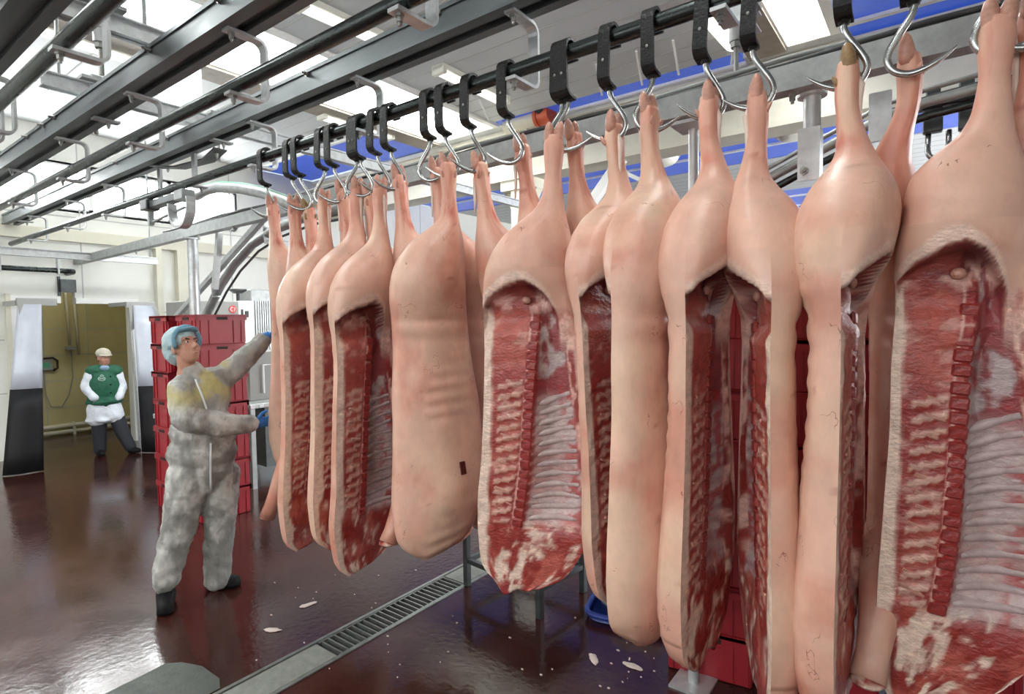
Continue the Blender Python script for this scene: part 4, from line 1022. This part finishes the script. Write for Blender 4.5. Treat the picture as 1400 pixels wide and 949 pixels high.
# blue tray with crumpled plastic
t = thing('blue_tray', 'shallow blue plastic tray on the wet floor', 'tray', (-1.46, 3.12, 0), math.radians(14))
m = MB(); tr = [(.25 * math.copysign(abs(math.cos(a)) ** .35, math.cos(a)), .20 * math.copysign(abs(math.sin(a)) ** .35, math.sin(a))) for a in np.linspace(0, 2 * PI, 40, endpoint=False)]
m.tube([(x, y, .045) for x, y in tr] + [(tr[0][0], tr[0][1], .045)], .016, 8, cap=False); m.build('rim', 'blue_plastic', t, True)
m = MB(); n = len(tr); m.v += [(x * .94, y * .94, .004) for x, y in tr] + [(x, y, .045) for x, y in tr]; m.f = [tuple(range(n))] + [(k, (k + 1) % n, n + (k + 1) % n, n + k) for k in range(n)]
m.build('base', 'blue_plastic', t, True)
def crumple(name, r, seed, mname, parent):
    bm = bmesh.new(); bmesh.ops.create_icosphere(bm, subdivisions=4, radius=1)
    P = np.array([v.co[:] for v in bm.verts]); nn = fbm(P[:, 0] * 2.3 + 9, P[:, 1] * 2.3 + P[:, 2] * 1.7 + 4, seed) - .5
    for v, k in zip(bm.verts, nn): v.co = Vector((v.co.x * r[0], v.co.y * r[1], v.co.z * r[2])) * (1 + .9 * float(k)); v.co.z = max(v.co.z, -r[2] * .55)
    return MB().bm(bm).build(name, mname, parent, True)
t = thing('plastic_bag', 'crumpled grey plastic bag lying in the blue tray', 'bag', (-1.44, 3.14, .09), 0)
crumple('bag', (.22, .15, .11), 5, 'bag_plastic', t)
t = thing('plastic_sack', 'dark crumpled sack on the floor behind the hanging front legs', 'bag', (-4.25, 3.0, .05), 0)
crumple('sack', (.25, .14, .10), 8, 'bag_plastic', t)

# ------------------------------------------------------------------ machines behind the worker
cx = -7.0; y0 = at_x(262, 412, cx).y; y1 = at_x(326, 412, cx).y; y2 = at_x(347, 412, cx).y; zt = at_x(326, 412, cx).z
t = thing('machine_cabinet', 'grey and white machine cabinet with round red emblem behind the worker', 'machine', (cx - .35, (y0 + y2) / 2, 0))
hy = (y2 - y0) / 2
MB().box(-.35, .35, -hy, y1 - (y0 + y2) / 2, .1, zt, .008).build('housing', 'cabinet_grey', t)
d = MB().box(-.35, .35, y1 - (y0 + y2) / 2, hy, .1, zt + .005, .008).build('door', 'cabinet_white', t)
for z in (zt - .12, zt - .62): 
    MB().box(.35, .365, hy - .12, hy - .08, z - .08, z).build('hinge', 'black_plastic', d); MB().box(.35, .365, hy - .17, hy - .15, z - .05, z + .02).build('latch', 'black_plastic', d)
ey = at_x(318, 423, cx).y - (y0 + y2) / 2; ez = at_x(318, 423, cx).z
e = MB().tube([(.35, ey, ez), (.358, ey, ez)], .048, 24).build('emblem', 'logo_red', t)
pts = [(.360, ey - .012 + .018 * math.cos(a), ez + .024 * math.sin(a)) for a in np.linspace(PI * .35, PI * 1.65, 10)]
MB().tube(pts, .005, 6).build('emblem_mark', 'logo_white', e); MB().tube([(.36, ey + .008, ez + .02), (.36, ey + .026, ez + .016), (.36, ey + .014, ez - .026)], .005, 6).build('emblem_mark', 'logo_white', e)
MB().box(.35, .356, ey - .0, ey + .06, zt - .78, zt - .75).build('yellow_sticker', 'wood_edge', t)
hw = at_x(325, 398, cx - .2); hy_ = hw.y - (y0 + y2) / 2
w = MB().tube([(.15, hy_, zt), (.15, hy_, hw.z + .02)], .02, 10).build('hand_wheel', 'black_plastic', t)
MB().tube([(.15, hy_, hw.z + .025), (.15, hy_, hw.z + .01), (.15, hy_, hw.z - .03)], [.10, .11, .05], 20).build('wheel_rim', 'black_plastic', w, True, angle=40)
for sy in (-1, 1):
    for sx in (-1, 1): MB().box(sx * .3 - .03, sx * .3 + .03, sy * (hy - .05) - .03, sy * (hy - .05) + .03, 0, .1).build('foot', 'black_plastic', t)
# finned cooler
cx = -7.9; y0 = at_x(343, 400, cx).y; y1 = at_x(392, 400, cx).y; zt = at_x(350, 396, cx).z
t = thing('finned_cooler', 'tall grey finned cooler unit beside the machine cabinet', 'machine', (cx, (y0 + y1) / 2, 0)); hy = (y1 - y0) / 2
MB().box(-.4, 0, -hy, hy, 0, zt, .01).build('housing', 'galv_grey', t)
fin = MB().box(0, .02, -.008, .008, .3, zt - .16).mesh('fin'); fin.materials.append(MATS['galv'])
for k in range(14): part('fin', fin, t, (0, -hy + .06 + k * (2 * hy - .12) / 13, 0))
MB().tube([(.05, -hy - .04, .3), (.05, -hy - .06, 1.2), (.05, -hy - .02, zt - .3)], .012, 6).build('hose', 'cable_dark', t, True)
# grey work bench with striped edge
cx = -5.9; y0 = at_x(334, 555, cx).y; zt = at_x(345, 553, cx).z
t = thing('work_bench', 'grey steel bench with striped edge between worker and pork sides', 'table', (cx - .4, y0 + .75, 0))
MB().box(-.42, .42, -.7, .75, zt - .05, zt, .005).build('top', 'galv_grey', t)
for k in range(14): MB().box(.42, .424, -.69 + k * .1, -.64 + k * .1, zt - .045, zt - .01).build('stripe', 'trim_white', t)
MB().box(-.38, .36, -.5, .7, .2, zt - .05).build('cabinet', 'dark_steel', t)
for sx in (-.38, .38):
    for sy in (-.66, .70): MB().box(sx - .025, sx + .025, sy - .025, sy + .025, 0, zt - .05).build('leg', 'galv_grey', t)
t = thing('machine_unit', 'blue grey machine panel with white frame standing on the bench', 'machine', (cx - .45, y0 + .8, zt))
MB().box(-.2, .2, -.6, .6, 0, .55, .006).build('panel', 'cabinet_grey', t)
MB().tube([(.23, -.45, .08), (.23, -.45, .40), (.23, -.25, .40), (.23, -.25, .08)], .012, 8).build('white_frame', 'cabinet_white', t)
# side table edge at the doorway
p = at_x(228, 568, -6.6)
t = thing('side_table', 'small pale steel table between the suited worker and the doorway', 'table', (p.x, p.y + .12, 0))
MB().box(-.25, .05, -.16, .30, p.z - .05, p.z, .004).build('top', 'galv', t)
for sx in (-.2, .0):
    for sy in (-.1, .24): MB().box(sx - .02, sx + .02, sy - .02, sy + .02, 0, p.z - .05).build('leg', 'galv_grey', t)

# ------------------------------------------------------------------ doorway flaps
def flap(lab, top, bot, zsplit, ext=None):
    """top/bot = two floor points each (x, y) of upper and lower edge; clear sheet above, black sheet below"""
    (tx0, ty0), (tx1, ty1) = top; (bx0, by0), (bx1, by1) = bot; zt = 2.08
    t = thing('door_flap', lab, 'door flap', ((bx0 + bx1) / 2, (by0 + by1) / 2, 0)); ox, oy = t.location.x, t.location.y
    def sheet(z0, z1, name, mm, th=.012):
        m = MB(); n = 8
        for z in np.linspace(z0, z1, 5):
            f = z / zt
            for k in range(n + 1):
                g = k / n; x = (bx0 + (bx1 - bx0) * g) * (1 - f) + (tx0 + (tx1 - tx0) * g) * f; y = (by0 + (by1 - by0) * g) * (1 - f) + (ty0 + (ty1 - ty0) * g) * f
                w = .03 * math.sin(g * 5) * (1 - f * .5)
                m.v.append((x - ox + w, y - oy, z))
        for i in range(4):
            for k in range(n): a = i * (n + 1) + k; m.f.append((a, a + 1, a + n + 2, a + n + 1))
        o = m.build(name, mm, t, True); md = o.modifiers.new('thick', 'SOLIDIFY'); md.thickness = th; return o
    sheet(.01, zsplit, 'black_sheet', 'black_rubber'); sheet(zsplit, zt, 'clear_sheet', 'pvc_clear')
    return t, ox, oy
fl1, ox, oy = flap('door flap hanging at the near jamb, clear top and black bottom', [tuple(at_x(24, 420, -9.35).xy), tuple(at_x(57, 418, -9.2).xy)], [tuple(at_z(3, 652).xy), tuple(at_z(61, 645).xy)], 1.02)
a, b = at_x(24, 420, -9.35), at_x(57, 416, -9.2)
MB().box(-.03, .03, -.01, .40, 2.06, 2.16, .005).build('bracket', 'bracket_grey', fl1, loc=(a.x - ox, a.y - oy, 0))
MB().quad((0, 0, 2.08), (.0, .20, 2.08), (0.0, .06, 1.55), (0, 0.0, 1.5)).build('gusset', 'bracket_grey', fl1, loc=(a.x - ox + .05, a.y - oy, 0))
MB().beam((a.x - ox, a.y - oy, 2.1), (XW + .05 - ox, a.y - oy, 2.1), .05, .06).build('hinge_arm', 'bracket_grey', fl1)
fl2, ox, oy = flap('door flap hanging at the far jamb beside the woman, clear top and black bottom', [tuple(at_x(182, 425, -9.2).xy), tuple(at_x(211, 425, -9.2).xy)], [tuple(at_z(194, 619).xy), tuple(at_z(236, 619).xy)], .93)
a = at_x(174, 418, -9.25)
MB().box(-.03, .03, -.02, .36, 2.04, 2.13, .005).build('bracket', 'bracket_grey', fl2, loc=(a.x - ox, a.y - oy, 0))
MB().quad((0, 0, 2.06), (.0, .16, 2.06), (0.0, .06, 1.75), (0, .02, 1.7)).build('gusset', 'bracket_grey', fl2, loc=(a.x - ox + .05, a.y - oy, 0))
MB().quad((0, .31, 2.06), (.0, .36, 2.06), (0.0, .43, 1.82), (0, .36, 1.82)).build('gusset', 'bracket_grey', fl2, loc=(a.x - ox + .05, a.y - oy, 0))
MB().beam((a.x - ox, a.y - oy + .02, 2.1), (XW + .05 - ox, a.y - oy + .02, 2.1), .05, .06).build('hinge_arm', 'bracket_grey', fl2)
b = at_z(192, 618); MB().beam((a.x - ox, a.y - oy + .03, 2.05), (b.x - ox, b.y - oy, .02), .025, .025).build('edge_strip', 'galv', fl2)

# control pendant on the passage wall, with cables
p = at_x(61, 499, -11.55)
t = thing('control_box', 'small grey green control box with handle on the passage wall', 'control', p)
MB().box(-.03, .05, -.15, .1, -.09, .09, .01).build('case', 'cabinet_grey', t); MB().box(.05, .056, -.1, .06, -.05, .04).build('screen', 'green_stripe', t)
MB().tube([(.03, -.02, .10), (.03, .10, .11), (.03, .16, .06), (.03, .16, -.06), (.03, .10, -.10)], .018, 8).build('handle', 'black_plastic', t, True)
cab = [at_x(u, v, -11.55) for u, v in ((60, 508), (63, 540), (70, 556), (85, 556), (95, 540), (100, 515), (97, 476))]
tag(MB().tube(cab, .008, 6).build('cable', 'cable_grey'), 'grey cable looping down from the control box', 'cable')
t = thing('wall_conduit', 'two vertical conduits with socket on the yellow passage wall', 'conduit')
for (a, b) in (((89, 400), (96, 472)), ((101, 410), (108, 485))): MB().tube([at_x(*a, -11.56), at_x(*b, -11.56)], .02, 8).build('conduit', 'pipe_cream', t, True)
p = at_x(96, 476, -11.55); MB().box(p.x - .03, p.x + .04, p.y - .07, p.y + .07, p.z - .03, p.z + .03, .005).build('socket', 'bracket_grey', t)

# scraps on the floor
bmS = MB(); rs = random.Random(3)
for k in range(70):
    u, v = rs.uniform(330, 900), rs.uniform(765, 945)
    if rs.random() < .3: u, v = rs.uniform(850, 905), rs.uniform(870, 945)
    p = at_z(u, v)
    if DX0 - .02 < p.x < DX1 + .02 or p.x > -1.12: continue
    r = rs.uniform(.002, .006); bmS.ell((p.x, p.y, .002), (r * rs.uniform(1, 2.2), r, .004), nu=6, nv=4)
o = bmS.build('floor_scraps', 'scrap'); o['kind'] = 'stuff'; tag(o, 'tiny pale fat scraps scattered over the wet floor', 'scraps')
for k, (u, v) in enumerate(((372, 862), (420, 800 + 28), (812, 902), (865, 912))):
    p = at_z(u, v); t = thing('fat_scrap', 'pale shred of fat on the wet red floor', 'scrap', (p.x, p.y, .004), rs.uniform(0, 6), 'fat shreds on the floor'); crumple('shred', (.05, .02, .005), 20 + k, 'scrap', t)

# ------------------------------------------------------------------ people
def frame_at(G):
    d = Vector((G.x, G.y, 0)).normalized(); return Vector((d.y, -d.x, 0)), -d        # R (reads right), T (towards the aisle)
def placer(G):
    R, T = frame_at(G)
    def P(u, v, t=0.0):
        q = Vector((G.x, G.y, 0)) + T * t; r = Vector(tuple(ray(u, v))); o = Vector((0, 0, H))
        k = (q - o).dot(T) / r.dot(T); return o + r * k
    return P, R, T
def bake(name, mb, voxel, smooth, parent, mname, colfn=None, disp=0.0, dscale=.08, origin=None):
    me = mb.mesh(name); o = bpy.data.objects.new(name, me); C.objects.link(o)
    md = o.modifiers.new('r', 'REMESH'); md.mode = 'VOXEL'; md.voxel_size = voxel
    if smooth: md = o.modifiers.new('s', 'SMOOTH'); md.iterations = smooth; md.factor = .5
    if disp:
        tx = bpy.data.textures.new(name + '_folds', 'CLOUDS'); tx.noise_scale = dscale; tx.noise_depth = 2
        md = o.modifiers.new('d', 'DISPLACE'); md.texture = tx; md.strength = disp; md.mid_level = .5; md.texture_coords = 'LOCAL'
    dg = bpy.context.evaluated_depsgraph_get(); dg.update()
    m2 = bpy.data.meshes.new_from_object(o.evaluated_get(dg)); o.modifiers.clear(); o.data = m2; m2.name = name
    m2.materials.clear(); m2.materials.append(MATS[mname]); m2.polygons.foreach_set('use_smooth', [True] * len(m2.polygons))
    if colfn:
        n = len(m2.vertices); co = np.empty(n * 3, dtype=np.float32); m2.vertices.foreach_get('co', co); setcol(m2, colfn(co.reshape(-1, 3)))
    loc = parent.location
    if loc.length: m2.transform(Matrix.Translation(-loc))
    o.parent = parent
    return o
def head_frame(center, fwd, up):
    f = fwd.normalized(); r = f.cross(up).normalized(); u = r.cross(f)
    return center, Matrix((r, f, u)).transposed()
def head_prims(m, c, Q, k=1.0):
    g = lambda x, y, z: c + Q @ Vector((x * k, y * k, z * k))
    m.ell(g(0, -.015, .035), (.074 * k, .092 * k, .088 * k), Q); m.ell(g(0, .028, -.035), (.060 * k, .062 * k, .080 * k), Q); m.ell(g(0, .048, -.088), (.036 * k, .034 * k, .028 * k), Q)
    m.cap(g(0, .088, .005), .009 * k, g(0, .108, -.030), .014 * k); m.ell(g(0, .098, -.034), (.019 * k, .012 * k, .010 * k), Q)
    m.cap(g(-.040, .072, .028), .012 * k, g(.040, .072, .028), .012 * k); m.cap(g(-.020, .082, -.065), .008 * k, g(.020, .082, -.065), .008 * k); m.cap(g(-.018, .080, -.076), .009 * k, g(.018, .080, -.076), .009 * k)
    for s in (-1, 1):
        m.ell(g(s * .074, -.012, -.015), (.009 * k, .020 * k, .031 * k), Q); m.ell(g(s * .040, .055, -.025), (.022 * k, .022 * k, .026 * k), Q)
    return g
def face_bits(g, Q, parent, k=1.0, brow=(.05, .03, .02)):
    loc = parent.location
    for s in (-1, 1):
        e = MB().ell(g(s * .030, .078, .008) - loc, (.0125 * k, .007 * k, .0065 * k), Q).build('eye', 'eye_white', parent, True)
        MB().ell(g(s * .030, .0835, .008) - loc, (.0055 * k, .0035 * k, .0055 * k), Q).build('iris', 'eye_dark', e, True)
        MB().tube([g(s * .014, .084, .024) - loc, g(s * .032, .083, .030) - loc, g(s * .050, .070, .024) - loc], [.0035 * k, .0045 * k, .002 * k], 6).build('eyebrow', 'brow_dark', parent)
    MB().tube([g(-.022, .083, -.071) - loc, g(0, .0895, -.0695) - loc, g(.022, .083, -.071) - loc], [.0015 * k, .0035 * k, .0015 * k], 6).build('mouth', 'lip', parent)
mat('eye_white', (.75, .72, .68), .3); mat('eye_dark', (.03, .02, .015), .2); mat('brow_dark', (.04, .025, .018), .7); mat('lip', (.30, .08, .07), .5)
mat('glove_blue', (.03, .20, .55), .4, var=.25, scale=40, bump=.3, bscale=80); mat('shoe_black', (.008, .008, .009), .65, spec=.2, var=.3, scale=30, bump=.3)
mat('hair_net', (.46, .60, .62), .55, var=.2, scale=18, bump=.5, bscale=60); mat('net_band', (.20, .42, .55), .6, var=.25, scale=25, bump=.5, bscale=60); mat('zip', (.7, .72, .72), .4)
mat('coat_white', (.80, .84, .92), .6, var=.12, scale=14, bump=.4, bscale=22); mat('trouser_dark', (.018, .020, .028), .7, bump=.3); mat('cap_cream', (.62, .58, .46), .7, var=.15, scale=20); mat('vest_green', (.012, .125, .065), .65, var=.25, scale=14, bump=.5, bscale=24)
mat('print_pale', (.45, .62, .52), .6); mat('scarf', (.30, .45, .62), .7)
PSK = np.array((.55, .29, .20))
def skincol(co): 
    n = fbm(co[:, 0] * 30, co[:, 2] * 30 + co[:, 1] * 17, 3); return mixc(np.broadcast_to(PSK, co.shape), (.50, .19, .13), sm(.45, .75, n) * .5)
def hand(m, w, d, side, k=1.0, spread=.16, curl=.25):
    """palm and five bent fingers; w wrist point, d pointing direction, side = thumb side direction"""
    d = d.normalized(); side = (side - d * side.dot(d)).normalized(); n = d.cross(side)
    c = w + d * .045 * k
    M_ = Matrix((side, d, n)).transposed(); m.ell(c, (.040 * k, .052 * k, .017 * k), M_)
    for i, (o, L) in enumerate(((.028, .072), (.010, .082), (-.010, .076), (-.028, .060))):
        a = w + d * .082 * k + side * o * k; dd = (d + side * (o / .028) * spread).normalized(); p1 = a + dd * L * .45 * k; p2 = p1 + (dd * math.cos(curl) - n * math.sin(curl)) * L * .32 * k; p3 = p2 + (dd * math.cos(curl * 2) - n * math.sin(curl * 2)) * L * .25 * k
        m.cap(a, .0098 * k, p1, .0092 * k, 8); m.cap(p1, .0092 * k, p2, .0085 * k, 8); m.cap(p2, .0085 * k, p3, .0075 * k, 8)
    a = w + d * .03 * k + side * .034 * k; p1 = a + (side * .75 + d * .6).normalized() * .035 * k; p2 = p1 + (side * .35 + d * .9).normalized() * .034 * k
    m.cap(a, .013 * k, p1, .0115 * k, 8); m.cap(p1, .0115 * k, p2, .009 * k, 8)

# --- worker in a white overall
G = at_z(268, 812); P, R, T = placer(G)
wk = thing('person', 'worker in translucent white overall, hair net and blue gloves pushing a carcass', 'person', (G.x, G.y, 0))
Zv = Vector((0, 0, 1))
hc = P(253, 475, .03); Fw = (R * .50 + T * .75 + Zv * .36); c, Q = head_frame(hc, Fw, Zv)
# body under the clothes
m = MB(); g = head_prims(m, c, Q, 1.0)
nb = P(258, 512, .02)
m.cap(c + Q @ Vector((0, -.02, -.06)), .055, nb, .060); m.cap(nb, .07, P(279, 545), .11); m.cap(P(279, 545), .12, P(279, 640), .12)
WR1, WR2 = P(347, 579, .13), P(365, 460, -.02)
m.cap(P(250, 532, .07), .055, P(259, 570, .17), .045); m.cap(P(259, 570, .17), .036, WR1, .022); m.cap(P(303, 517, -.04), .055, P(336, 490, -.02), .045); m.cap(P(336, 490, -.02), .04, WR2, .028)
m.cap(P(260, 650, .02), .09, P(246, 722, .06), .06); m.cap(P(246, 722, .06), .055, P(227, 790, .05), .04); m.cap(P(300, 650, -.02), .09, P(301, 722, .02), .06); m.cap(P(301, 722, .02), .055, P(297, 788), .04)
m.cap(WR1, .020, WR1 + R * .04, .012); m.cap(WR2, .020, WR2 + R * .03, .012)
m.cap(P(227, 790, .05), .04, P(226, 806, .07), .035); m.cap(P(297, 788), .04, P(299, 798), .035)
body = bake('body', m, .0085, 4, wk, 'person_skin', skincol)
face_bits(g, Q, wk)
# overall
m = MB()
m.ell(P(277, 618), (.215, .165, .16), Matrix((R, T, Zv)).transposed()); m.ell(P(278, 642), (.205, .155, .15), Matrix((R, T, Zv)).transposed()); m.ell(P(279, 590, .01), (.205, .155, .17), Matrix((R, T, Zv)).transposed()); m.ell(P(277, 540, .01), (.175, .145, .16), Matrix((R, T, Zv)).transposed())
m.cap(P(279, 650), .15, P(278, 545), .145); m.cap(P(252, 530, .06), .085, P(303, 516, -.04), .085); m.cap(P(262, 515, .01), .072, P(262, 508, .02), .074)
m.cap(P(248, 534, .07), .088, P(256, 572, .17), .092); m.cap(P(256, 572, .17), .090, P(300, 580, .17), .078); m.cap(P(300, 580, .17), .078, P(342, 580, .135), .058)
m.cap(P(303, 518, -.04), .085, P(328, 497, -.03), .078); m.cap(P(328, 497, -.03), .078, P(359, 466, -.02), .058)
m.cap(P(258, 650, .02), .130, P(246, 716, .06), .105); m.cap(P(246, 716, .06), .105, P(229, 782, .05), .082); m.cap(P(229, 776, .05), .086, P(227, 793, .05), .082)
m.cap(P(300, 650, -.02), .130, P(301, 716, .02), .098); m.cap(P(301, 716, .02), .098, P(297, 780), .085); m.cap(P(297, 776, .0), .088, P(297, 790, .0), .084)
Gv = np.array(G)
def ovcol(co):
    n = fbm(co[:, 2] * 9 + 3, (co[:, 0] + co[:, 1]) * 11, 2); n2 = fbm(co[:, 2] * 26, (co[:, 1] - co[:, 0]) * 22, 6)
    col = mixc(np.broadcast_to(np.array((.27, .265, .24)), co.shape), (.54, .53, .49), sm(.38, .66, n)); col = mixc(col, (.20, .20, .18), sm(.52, .75, n2) * .55)
    up = sm(1.10, 1.30, co[:, 2]); yel = sm(.42, .60, fbm(co[:, 2] * 7, co[:, 1] * 8 + 5, 9)) * sm(1.22, 1.36, co[:, 2])
    col = mixc(col, (.50, .49, .45), up * .25); col = mixc(col, (.50, .42, .13), yel * .75); return col
ov = bake('overall', m, .011, 3, wk, 'cloth', ovcol, disp=.024, dscale=.07)
zp = []
for u_, v_ in ((267, 519), (271, 528), (275, 538), (279, 549), (282, 560)) :
    hit, loc, nor, _ = ov.ray_cast(Vector((0, 0, H)) - wk.location, Vector(tuple(ray(u_, v_))).normalized())
    if hit: zp.append(loc + nor * .003)
MB().tube(zp, .007, 6).build('zip', 'zip', wk, True)
zp = []
for v_ in range(606, 672, 8):
    hit, loc, nor, _ = ov.ray_cast(Vector((0, 0, H)) - wk.location, Vector(tuple(ray(288, v_))).normalized())
    if hit: zp.append(loc + nor * .003)
MB().tube(zp, .007, 6).build('zip', 'zip', wk, True)
for w, d, sd, cu in ((WR1, R * 1 + T * -.1 + Zv * .05, Zv * 1 + T * .2, .30), (WR2, R * .8 + Zv * .35, Zv * .3 + T * 1, .35)):
    m = MB(); m.cap(w - d.normalized() * .05, .036, w + d.normalized() * .01, .033); hand(m, w, d, sd, 1.02, .22, cu); bake('glove', m, .0042, 1, wk, 'glove_blue')
for a, b in ((P(227, 803, .02), P(225, 813, .20)), (P(292, 798, -.02), P(320, 803, .02))):
    m = MB(); a = a.copy(); b = b.copy(); a.z = .05; b.z = .035; m.cap(a, .060, b, .046); m.cap(a, .052, Vector((a.x, a.y, .11)), .05)
    for q in (a, b): m.ell(Vector((q.x, q.y, .02)), (.05, .05, .02))
    bake('shoe', m, .008, 2, wk, 'shoe_black')
m = MB(); m.ell(g(0, -.040, .055), (.098, .115, .102), Q); m.ell(g(0, -.085, .005), (.090, .075, .098), Q); bake('hair_net', m, .008, 3, wk, 'hair_net', disp=.012, dscale=.03)
rim = [g(.088 * math.cos(a), .035 + .030 * math.sin(a), .035 + .085 * math.sin(a)) - wk.location for a in np.linspace(-.55, PI + .55, 18)]
MB().tube(rim, .014, 8).build('net_band', 'net_band', wk, True)
pk = MB(); 
for i in range(9):
    a = -1.0 + 2.0 * i / 8
    pk.v.append(tuple(g(.072 * math.sin(a), .02 + .062 * math.cos(a), .082) - wk.location)); pk.v.append(tuple(g(.075 * math.sin(a), .035 + .085 * math.cos(a), .098) - wk.location))
for i in range(8): pk.f.append((2 * i, 2 * i + 2, 2 * i + 3, 2 * i + 1))
o = pk.build('cap_peak', 'net_band', wk, True); md = o.modifiers.new('thick', 'SOLIDIFY'); md.thickness = .006

# --- woman in the doorway
G = at_z(146, 621); P, R, T = placer(G)
wo = thing('person', 'woman in green vest over white coat standing in the doorway, hands in pockets', 'person', (G.x, G.y, 0))
B3 = Matrix((R, T, Zv)).transposed()
hc = P(142, 489, .03); Fw = (R * .35 + T * .95 - Zv * .08); c, Q = head_frame(hc, Fw, Zv)
k = .98
m = MB(); g = head_prims(m, c, Q, k); nb = P(143, 505, .0)
m.cap(c + Q @ Vector((0, -.02, -.06)), .05, nb, .055); m.cap(nb, .06, P(143, 525), .10); m.cap(P(143, 525), .11, P(143, 565), .11)
m.cap(P(135, 565), .07, P(136, 595), .055); m.cap(P(136, 595), .05, P(137, 619), .035); m.cap(P(157, 565), .07, P(168, 592, .08), .055); m.cap(P(168, 592, .08), .05, P(179, 614, .15), .035)
m.cap(P(124, 507), .05, P(117, 530, .05), .042); m.cap(P(117, 530, .05), .04, P(129, 545, .09), .03); m.cap(P(160, 507), .05, P(167, 530, .03), .042); m.cap(P(167, 530, .03), .04, P(160, 545, .08), .03)
for a, d in ((P(129, 545, .09), R), (P(160, 545, .08), -R)): hand(m, a, d * .5 - Zv * .6 - T * .2, Zv, .9)
bake('body', m, .012, 3, wo, 'person_skin', skincol); face_bits(g, Q, wo, k)
m = MB()      # coat: sleeves and skirt
m.cap(P(124, 508), .068, P(117, 530, .05), .065); m.cap(P(117, 530, .05), .063, P(129, 544, .13), .052); m.cap(P(160, 508), .066, P(167, 530, .03), .062); m.cap(P(167, 530, .03), .060, P(163, 543, .11), .050)
m.ell(P(142, 525), (.18, .125, .20), B3); m.cap(P(136, 553), .14, P(134, 571), .135); m.cap(P(150, 553), .13, P(156, 567, .03), .125); m.ell(P(144, 573), (.235, .155, .045), B3); m.cap(P(142, 505), .06, P(143, 510), .09)
bake('coat', m, .014, 3, wo, 'coat_white', disp=.025, dscale=.07)
m = MB(); m.ell(P(142, 530), (.215, .165, .27), B3); m.cap(P(138, 545), .155, P(147, 545), .155); m.cap(P(126, 508), .085, P(158, 507), .085); m.ell(P(143, 549), (.225, .175, .06), B3); m.cap(P(136, 503, .02), .05, P(150, 503, .02), .05)
bake('vest', m, .014, 2, wo, 'vest_green', disp=.02, dscale=.06)
MB().ell(P(143, 503, .07) - wo.location, (.055, .045, .04), B3).build('scarf', 'scarf', wo, True)
for q in range(3):
    p = P(151 + 0.4 * q, 515 + q * 11, .18) - wo.location; MB().ell(p, (.011, .008, .011), B3, 8, 6).build('button', 'shoe_black', wo)
pr = MB(); pr.tube([P(139 + 4.8 * math.cos(a), 518 + 2.6 * math.sin(a), .172) - wo.location for a in np.linspace(0, 2 * PI, 16)], .006, 5)
pr.tube([P(135.5, 518, .178) - wo.location, P(142.5, 518, .178) - wo.location], .007, 5); pr.tube([P(136.5, 514, .175) - wo.location, P(139, 512.5, .175) - wo.location, P(142, 514, .175) - wo.location], .006, 5)
pr.build('vest_emblem', 'print_pale', wo)
m = MB(); m.cap(P(135, 563), .105, P(136, 592), .088); m.cap(P(136, 592), .088, P(137, 616), .075); m.cap(P(157, 563), .10, P(168, 592, .08), .086); m.cap(P(168, 592, .08), .085, P(178, 611, .15), .072)
bake('trousers', m, .014, 2, wo, 'trouser_dark')
for a, b in ((P(137, 618), P(140, 622, .16)), (P(179, 616, .15), P(189, 619, .22))):
    a = a.copy(); b = b.copy(); a.z = .045; b.z = .04; m = MB(); m.cap(a, .048, b, .038); bake('shoe', m, .01, 1, wo, 'shoe_black')
m = MB(); m.ell(g(0, -.02, .060), (.088, .105, .075), Q); cp = bake('cap', m, .009, 2, wo, 'cap_cream')
pk = MB()
for i in range(9):
    a = -1.1 + 2.2 * i / 8
    pk.v.append(tuple(g(.080 * math.sin(a), .0 + .080 * math.cos(a), .055) - wo.location)); pk.v.append(tuple(g(.088 * math.sin(a), .02 + .115 * math.cos(a), .040) - wo.location))
for i in range(8): pk.f.append((2 * i, 2 * i + 2, 2 * i + 3, 2 * i + 1))
o = pk.build('cap_peak', 'cap_cream', wo, True); md = o.modifiers.new('thick', 'SOLIDIFY'); md.thickness = .008
hr = MB(); hr.ell(g(0, -.035, .0) - wo.location, (.080, .075, .075), Q); hr.build('hair', 'brow_dark', wo, True)
